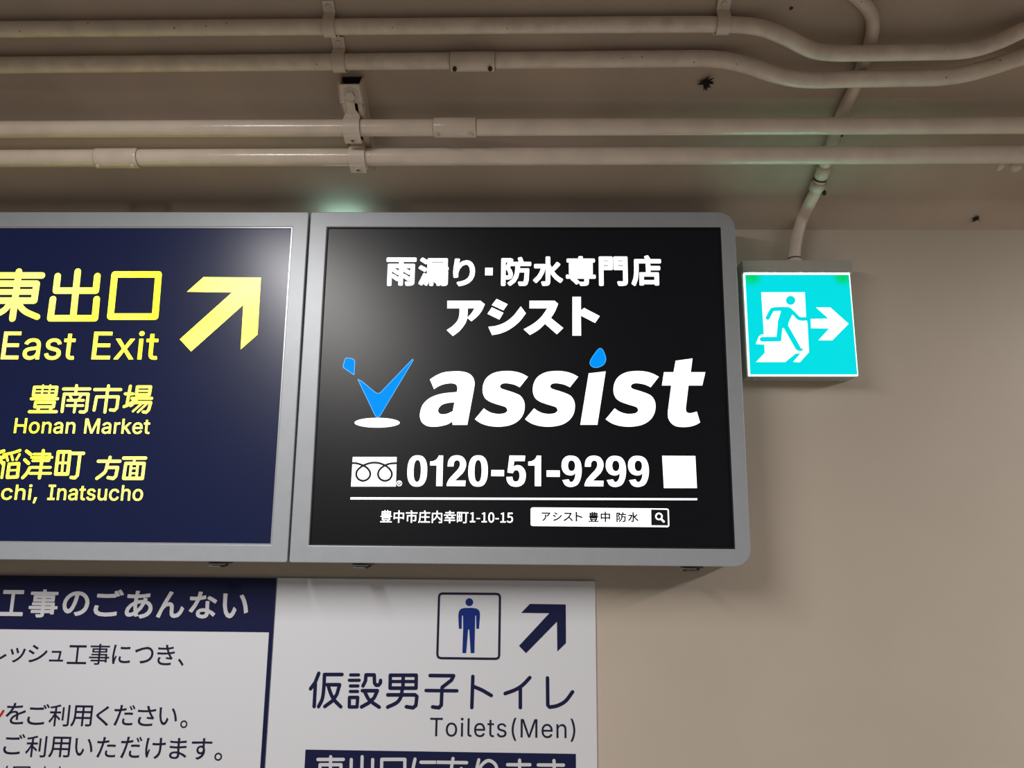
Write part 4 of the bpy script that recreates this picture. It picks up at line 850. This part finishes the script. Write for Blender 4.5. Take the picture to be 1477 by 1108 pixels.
flat('lettering', merge([strokes([
    [(315, 885), (308, 1250)], [(192, 911), (438, 911)], [(212, 962), (415, 962), (412, 1080), (208, 1080), None], [24, (212, 1020), (412, 1020)], ['S', (320, 1085), (360, 1150), (440, 1200)], ['S', (300, 1085), (260, 1150), (180, 1200)],
    [(620, 885), (612, 1220)], [(515, 912), (512, 1030), (720, 1030), (722, 912)], [(500, 1090), (495, 1220), (732, 1220), (735, 1090)],
    [(810, 910), (1034, 910), (1030, 1200), (804, 1200), None], ['S', (1132, 908), (1112, 1020), (1115, 1200)], [(1190, 938), (1328, 938)], ['S', (1180, 1120), (1200, 1170), (1330, 1172)]], 30, Y4, f2),
    strokes([[(-60, 938), (222, 942)], ['S', (90, 902), (75, 1010), (85, 1160)], ['S', (170, 1000), (120, 1130), (20, 1170), (-20, 1110), (60, 1040), (180, 1040), (220, 1110), (150, 1190)],
             ['S', (340, 915), (322, 1000), (330, 1080)], ['S', (330, 1060), (360, 975), (430, 922), (500, 960), (515, 1050), (480, 1150), (400, 1210)],
             [(618, 962), (835, 962)], [(735, 918), (735, 1190)], [(630, 1030), (825, 1030)], ['S', (735, 1150), (680, 1180), (640, 1160), (690, 1110), (760, 1130), (840, 1190)],
             [(915, 964), (1160, 966)], ['S', (1068, 922), (1070, 1050), (1050, 1150), (990, 1210)], ['S', (1062, 1060), (1030, 1020), (1000, 1050), (1030, 1090), (1068, 1070)]], 30, Y4, f3)]), M['board_letter'], barp)


# ================================================================== conduits along the sloping ceiling
XA = Vector((1, 0, 0))


def screw(name, c, axis, r, parent, m=None, slot=True):
    bm = bmesh.new(); axis = axis.normalized()
    cyl(bm, c, c + axis * r * 0.7, r, r * 0.8, 14)
    return build(name, bm, m or M['bolt'], parent)


def straight_run(pl, pr, h):
    a, b = on_ceiling(*pl, h), on_ceiling(*pr, h)
    d = (b - a)
    return a, d


def coupling(parent, c, d, r, L, screws=2, dirty=False):
    d = d.normalized()
    bm = bmesh.new(); a, b = c - d * L / 2, c + d * L / 2
    tube(bm, [a, a + d * 0.0005, a + d * 0.003, b - d * 0.003, b - d * 0.0005, b], [r + 0.0012, r + 0.0018, r + 0.0026, r + 0.0026, r + 0.0018, r + 0.0012], 28)
    o = build('coupling', bm, M['pipe'], parent, True)
    for e in (a, b):
        bm = bmesh.new(); tube(bm, [e - d * 0.0006, e + d * 0.0006], r + 0.0006, 28)
        build('joint_line', bm, M['joint'], o)
    low = (CAM - c).normalized(); low = (low - d * low.dot(d)).normalized()
    dn = (Vector((0, 0, -1)) * 0.86 + low * 0.5).normalized()
    for s in ([-1, 1] if screws == 2 else [-1]):
        p = c + d * s * (L / 2 - 0.008) + dn * (r + 0.001)
        bm = bmesh.new(); cyl(bm, p, p + dn * 0.006, 0.0028, 0.0028, 12); cyl(bm, p + dn * 0.004, p + dn * 0.0075, 0.0042, 0.0036, 6)
        build('set_screw', bm, M['grime_and_shade'] if dirty else M['bolt'], o)
    return o


R1, R2, R3, R4 = 0.0131, 0.0141, 0.0152, 0.0164
# r is checked against the pixel width at each pipe's own distance
H12 = 0.0165; H34 = 0.052


def bent_pipe(name, label, pl, pm, bend, h, r):
    a, b = on_ceiling(*pl, h), on_ceiling(*pm, h)
    d = (b - a).normalized()
    nrm = d.cross(CN).normalized()
    pts = [a - d * 1.2, a - d * 0.6, a, a + (b - a) * 0.5, b]
    for i, (px, py) in enumerate(bend):     # the pipe lifts a little off the ceiling while it passes the crossing conduit
        s = i / (len(bend) - 1); e = min(1.0, s / 0.4, (1.15 - s) / 0.35); e = e * e * (3 - 2 * e)
        pts.append(on_ceiling(px, py, h + 0.026 * e))
    t = (pts[-1] - pts[-2]).normalized(); t = (t - CN * t.dot(CN)).normalized(); e = pts[-1]
    pts += [e + t * 0.05, e + t * 0.09 + d * 0.02, e + t * 0.10 + d * 0.09, e + t * 0.10 + d * 1.4]
    pts[-3] -= CN * 0.006; pts[-2] -= CN * 0.008; pts[-1] -= CN * 0.008
    ob = thing(name, label, 'pipe', a + (b - a) * 0.5, 'painted conduits along the sloping ceiling')
    bm = bmesh.new(); tube(bm, spline(pts, 8), r, 28)
    build('conduit_run', bm, M['pipe_dirty'], ob, True)
    return ob, a, d


z3 = zoom(950, 0, 2.803)
p1, a1, d1 = bent_pipe('conduit_pipe', 'topmost cream conduit, dipping at right where it crosses the small conduit', (0, 42.3), (950, 35.3),
    [z3(*p) for p in ((230, 99), (320, 101), (390, 108), (450, 124), (520, 154), (590, 190), (640, 208), (700, 215), (760, 216), (930, 214), (1100, 211), (1190, 209), (1260, 202), (1330, 184), (1400, 157), (1477, 122))], H12, R1)
p2, a2, d2 = bent_pipe('conduit_pipe', 'second cream conduit from the top, with a coupling and a long dip at right', (0, 94.0), (950, 85.0),
    [z3(*p) for p in ((150, 237), (220, 239), (290, 248), (370, 268), (450, 295), (530, 315), (620, 324), (760, 321), (1000, 317), (1120, 314), (1200, 306), (1270, 292), (1340, 272), (1410, 250), (1477, 230))], H12, R2)


def straight_pipe(name, label, pl, pr, h, r):
    a, d = straight_run(pl, pr, h)
    ob = thing(name, label, 'pipe', a + d * 0.5, 'painted conduits along the sloping ceiling')
    bm = bmesh.new(); u = d.normalized(); tube(bm, [a - u * 1.2, a, a + d * 0.5, a + d, a + d + u * 1.4], r, 28)
    build('conduit_run', bm, M['pipe'], ob, True)
    return ob, a, d


p3, a3, d3 = straight_pipe('conduit_pipe', 'third cream conduit from the top, straight, with a coupling near the middle', (0, 186.7), (1477, 180.6), H34, R3)
p4, a4, d4 = straight_pipe('conduit_pipe', 'lowest cream conduit, straight, nearest above the lit signs', (0, 228.6), (1477, 222.8), H34, R4)


def along(a, d, nrm_from, px, py):          # point of a pipe's axis at a pixel column
    u = d.normalized(); pl = u.cross(CN).normalized()
    return hit(px, py, a, pl)


c = along(a2, d2, 0, 682, 89); coupling(p2, c, d2, R2, 0.078, dirty=True)
c = along(a3, d3, 0, 656.5, 184); coupling(p3, c, d3, R3, 0.078)
c = along(a4, d4, 0, 171, 228); coupling(p4, c, d4, R4, 0.082)


# ------------------------------------------------------------------ saddle straps of the two upper conduits
def saddle(label, a, d, px, py, r, h, L=0.022):
    u = d.normalized(); c = along(a, d, 0, px, py)
    root = thing('saddle_strap', label, 'pipe clamp', c - CN * h, 'saddle straps on the upper conduits')
    t = 0.0016; R = r + t
    prof = [(h * 1.0 + 0.024, -h + 0.001), (R + 0.004, -h + 0.001), (R + 0.0005, -h * 0.55)]
    k = 14; arc = [(R * math.cos(math.pi * i / k - 0.15), R * math.sin(math.pi * i / k - 0.15)) for i in range(k + 1)]
    pr = [(h + 0.022, -h + 0.0012), (R + 0.003, -h + 0.0012), (R + 0.0006, -0.006)] + [(R * math.cos(math.pi * i / k), R * math.sin(math.pi * i / k)) for i in range(k + 1)] + [(-R - 0.0004, -0.006), (-R - 0.003, -h + 0.0012), (-R - 0.008, -h + 0.0012)]
    bm = bmesh.new(); rows = []
    for s in (-L / 2, L / 2):
        rows.append([bm.verts.new(c + u * s + CU * x + CN * y) for x, y in pr])
    for i in range(len(pr) - 1):
        bm.faces.new((rows[0][i], rows[0][i + 1], rows[1][i + 1], rows[1][i]))
    bmesh.ops.recalc_face_normals(bm, faces=bm.faces)
    bmesh.ops.solidify(bm, geom=list(bm.faces), thickness=t)
    build('strap', bm, M['bracket'], root, False)
    p = c + CU * (h + 0.012) - CN * (h - 0.002)
    bm = bmesh.new(); cyl(bm, p, p + CN * 0.003, 0.0055, 0.0045, 16); build('screw', bm, M['bolt'], root)
    return root


saddle('saddle strap on the topmost conduit, above the channel bracket', a1, d1, 476, 39.4, R1, H12, 0.020)
saddle('saddle strap on the second conduit, just above the channel bracket', a2, d2, 490, 90, R2, H12, 0.022)
saddle('saddle strap on the topmost conduit at right, before its bend', a1, d1, 1042, 35.5, R1, H12, 0.022)

# ------------------------------------------------------------------ channel bracket that carries the two lower conduits
HC = H34 - R3 - 0.001                        # height of the channel's outer face off the ceiling
CW = 0.042


def channel(label, top_px, pipes, group='channel brackets under the lower conduits', screws=True, off=0.0):
    top = on_ceiling(top_px[0], top_px[1], HC) ; v4 = along(a4, d4, 0, top_px[0] + 20, 227)
    low = (v4 - top).dot(CU) - 0.038
    root = thing('channel_bracket', label, 'pipe bracket', top - CN * HC, group)
    bm = bmesh.new(); t = 0.0028
    L = -low

    def part(u0, u1, x0, x1, h0, h1):        # distances down the slope, along the wall, off the ceiling
        c_ = top - CU * ((u0 + u1) / 2) + XA * ((x0 + x1) / 2) + CN * ((h0 + h1) / 2 - HC)
        obox(bm, c_, XA, CU, CN, x1 - x0, u1 - u0, h1 - h0, 0.0006)
    w = CW / 2
    part(0.0, 0.034, -w, w, HC - t, HC)                      # outer web with the bolt
    part(0.034, L, -w, -w + 0.011, HC - t, HC)               # two inturned lips beside the slot
    part(0.034, L, w - 0.011, w, HC - t, HC)
    part(0.0, L, -w, -w + t, 0.0012, HC); part(0.0, L, w - t, w, 0.0012, HC)
    part(L - 0.02, L, -w, w, HC - t, HC)
    build('channel', bm, M['bracket'], root)
    bm = bmesh.new()
    obox(bm, top - CU * (L / 2) + CN * (0.0025 - HC), XA, CU, CN, CW - 2 * t - 0.001, L - 0.002, 0.002); build('channel_shade', bm, M['grime_and_shade'], root)  # dark plate added to paint in the shade of the hollow channel
    c_ = top - CU * 0.018
    bm = bmesh.new(); cyl(bm, c_ - CN * 0.001, c_ + CN * 0.002, 0.0135, n=28); build('washer', bm, M['bolt'], root)
    bm = bmesh.new(); cyl(bm, c_ + CN * 0.002, c_ + CN * 0.010, 0.0092, 0.0088, 6); build('bolt', bm, M['bolt'], root)
    return root, top, L


ch, top, L = channel('slotted channel bracket with bolt, carrying the two lower conduits left of centre', (503.5, 122.5), None)


def pipe_clip(label, a, d, px, py, r, L=0.030):
    u = d.normalized(); c = along(a, d, 0, px, py)
    root = thing('pipe_clip', label, 'pipe clamp', c - CN * (r + 0.002), 'hooked clips on the channel bracket')
    t = 0.0018; R = r + t; k = 18
    am = math.radians(100)
    pr = [(R + 0.028, -r + 0.0014), (R + 0.012, -r + 0.0016), (R + 0.003, -r + 0.002), (R, -r * 0.35)] + [(R * math.cos(am * i / k), R * math.sin(am * i / k)) for i in range(k + 1)] + [(-R * 0.42, R * 1.0), (-R * 1.22, R * 0.84), (-R * 1.30, R * 0.74), (-R * 1.34, R * 0.5)]
    # the outer part of the strap is waisted towards the slot
    bm = bmesh.new(); rows = []; m = len(pr)
    for s in (-1, 1):
        rows.append([bm.verts.new(c + u * (s * L / 2 * (0.5 if i < 2 else 0.85 if i == 2 else 1.0)) + CU * x + CN * y) for i, (x, y) in enumerate(pr)])
    for i in range(m - 1):
        bm.faces.new((rows[0][i], rows[0][i + 1], rows[1][i + 1], rows[1][i]))
    bmesh.ops.recalc_face_normals(bm, faces=bm.faces)
    bmesh.ops.solidify(bm, geom=list(bm.faces), thickness=t)
    build('strap', bm, M['bracket'], root)
    ax2 = (-CU * 0.26 + CN * 0.97).normalized(); p = c - CU * (R * 0.84) + CN * (R * 0.93)
    bm = bmesh.new(); cyl(bm, p - ax2 * 0.002, p + ax2 * 0.0035, 0.0052, 0.0046, 18); sc_ = build('screw', bm, M['bolt'], root)
    bm = bmesh.new(); tip = p + ax2 * 0.0036
    obox(bm, tip, XA, ax2.cross(XA), ax2, 0.0075, 0.0012, 0.0006); obox(bm, tip, ax2.cross(XA), XA, ax2, 0.0075, 0.0012, 0.0006)
    build('screw_slot', bm, M['grime_and_shade'], sc_)
    p = c - CU * (R + 0.009) - CN * (r * 0.55)
    bm = bmesh.new(); cyl(bm, p - CU * 0.001, p - CU * 0.010 - CN * 0.004, 0.0035, n=12); build('clamp_tail', bm, M['bracket'], root)
    return root


pipe_clip('hooked pipe clip with screw on the third conduit, below the channel bolt', a3, d3, 509, 184.8, R3)
pipe_clip('hooked pipe clip with screw on the lowest conduit at the channel bracket', a4, d4, 517, 226.6, R4)

# clamp feet peeping out under the lowest conduit at the right edge
rc = along(a4, d4, 0, 1466, 223)
rt = thing('pipe_clip', 'clip end peeping out under the lowest conduit at the right edge', 'pipe clamp', rc - CN * R4)
for k, (dx, w_) in enumerate(((-0.016, 0.012), (0.012, 0.022))):
    bm = bmesh.new(); c_ = rc + XA * dx - CU * (R4 + 0.004) - CN * 0.004
    tube(bm, [c_ + CU * 0.006, c_ - CU * 0.006 + CN * 0.001, c_ - CU * 0.013 - CN * 0.001], [w_ / 2, w_ / 2, w_ / 2.6], 14)
    build('clip_foot', bm, M['bracket'], rt, True)

# ------------------------------------------------------------------ small conduit feeding the exit sign
ec = thing('exit_sign_conduit', 'thin cream conduit running down the ceiling into the top of the exit sign', 'pipe', (at(1146, 376, -0.02)))
RE = 0.0120; HE = RE + 0.001
C = [on_ceiling(500, -75, HE), on_ceiling(800, -72, HE), on_ceiling(1050, -68, HE), on_ceiling(1130, -62, HE), on_ceiling(1185, -42, HE), on_ceiling(1222, -15, HE), on_ceiling(1243, 2, HE), on_ceiling(1256, 20, HE), on_ceiling(1259, 38, HE), on_ceiling(1255, 62, HE), on_ceiling(1243, 98, HE), on_ceiling(1230, 132, HE), on_ceiling(1215, 163, HE), on_ceiling(1202, 200, HE), on_ceiling(1189, 240, HE)]
bm = bmesh.new(); tube(bm, spline(C, 6), RE * 0.92, 20); build('conduit_run', bm, M['pipe_dirty'], ec, True)
E_ = [on_ceiling(1187, 246, HE), on_ceiling(1179, 270, HE + 0.001), on_ceiling(1169, 291, HE + 0.004), at(1158.5, 312, -0.030), at(1151.5, 335, -0.022), at(1147.5, 356, -0.0195), at(1146.2, 370, -0.019), at(1146, 379, -0.019)]
bm = bmesh.new(); tube(bm, spline(E_, 6), RE * 0.98, 20); build('flexible_elbow', bm, M['pipe_dirty'], ec, True)
d = (E_[1] - E_[0]).normalized()
bm = bmesh.new(); c0 = on_ceiling(1188, 244, HE); tube(bm, [c0 - d * 0.006, c0 - d * 0.004, c0 + d * 0.016, c0 + d * 0.018], [RE * 0.95, RE * 1.12, RE * 1.12, RE * 0.95], 20); build('connector', bm, M['pipe'], ec, True)
c1_ = on_ceiling(1179, 270, HE); bm = bmesh.new(); tube(bm, [c1_ - d * 0.012, c1_ - d * 0.010, c1_ + d * 0.006, c1_ + d * 0.008], [RE, RE * 1.28, RE * 1.28, RE], 20); build('connector', bm, M['pipe'], ec, True)
bm = bmesh.new(); cc = c0 + d * 0.0215; tube(bm, [cc - d * 0.0015, cc + d * 0.0015], RE * 1.06, 20); build('joint_line', bm, M['joint'], ec)
bm = bmesh.new(); sp = on_ceiling(1186, 273, HE) + CN * RE * 0.9; cyl(bm, sp, sp + CN * 0.006, 0.0045, 0.004, 10); build('set_screw', bm, M['grime_and_shade'], ec)
zc = h0.z
e0 = Vector((at(1146, 378, -0.019).x, -0.019, zc))
bm = bmesh.new(); Z = Vector((0, 0, 1)); tube(bm, [e0 + Z * 0.0005, e0 + Z * 0.010, e0 + Z * 0.0115, e0 + Z * 0.014], [RE * 1.32, RE * 1.32, RE * 1.22, RE * 1.0], 20); build('end_nut', bm, M['pipe'], ec, True)
bm = bmesh.new(); tube(bm, [e0 + Z * 0.0145, e0 + Z * 0.016], RE * 1.08, 20); build('joint_line', bm, M['joint'], ec)


# ------------------------------------------------------------------ torn anchors left on the ceiling
def tuft(label, px, py, size, seed):
    rnd = random.Random(seed); c = on_ceiling(px, py, 0.0); bm = bmesh.new()
    for i in range(26):
        a_ = rnd.uniform(0, 6.28); l = size * rnd.uniform(0.25, 0.75 if i > 6 else 1.0)
        dv = XA * math.cos(a_) * l + CU * math.sin(a_) * l * 0.85 + CN * size * rnd.uniform(0.05, 0.6)
        w_ = size * rnd.uniform(0.05, 0.16)
        tube(bm, [c + CN * 0.0002, c + dv * 0.5 + CN * 0.0015, c + dv], [w_ * 1.6, w_, w_ * 0.25], 6)
    return tag(build('torn_anchor', bm, M['grime_and_shade']), label, 'ceiling stub', 'torn anchor stubs on the ceiling')


tuft('larger dark torn anchor stub on the ceiling below the second conduit', 1017, 118, 0.021, 1)
tuft('small dark torn anchor stub on the ceiling near the right edge', 1407, 314.5, 0.012, 5)

# light that escapes through the vent slot on top of the right light box
v = at(470, 306, -0.05)
bm = bmesh.new(); box(bm, (seam + 0.010, -0.052, out_t - 0.008), (seam + 0.090, -0.030, out_t - 0.005))
build('vent_slot', bm, M['vent_glow'], ad)
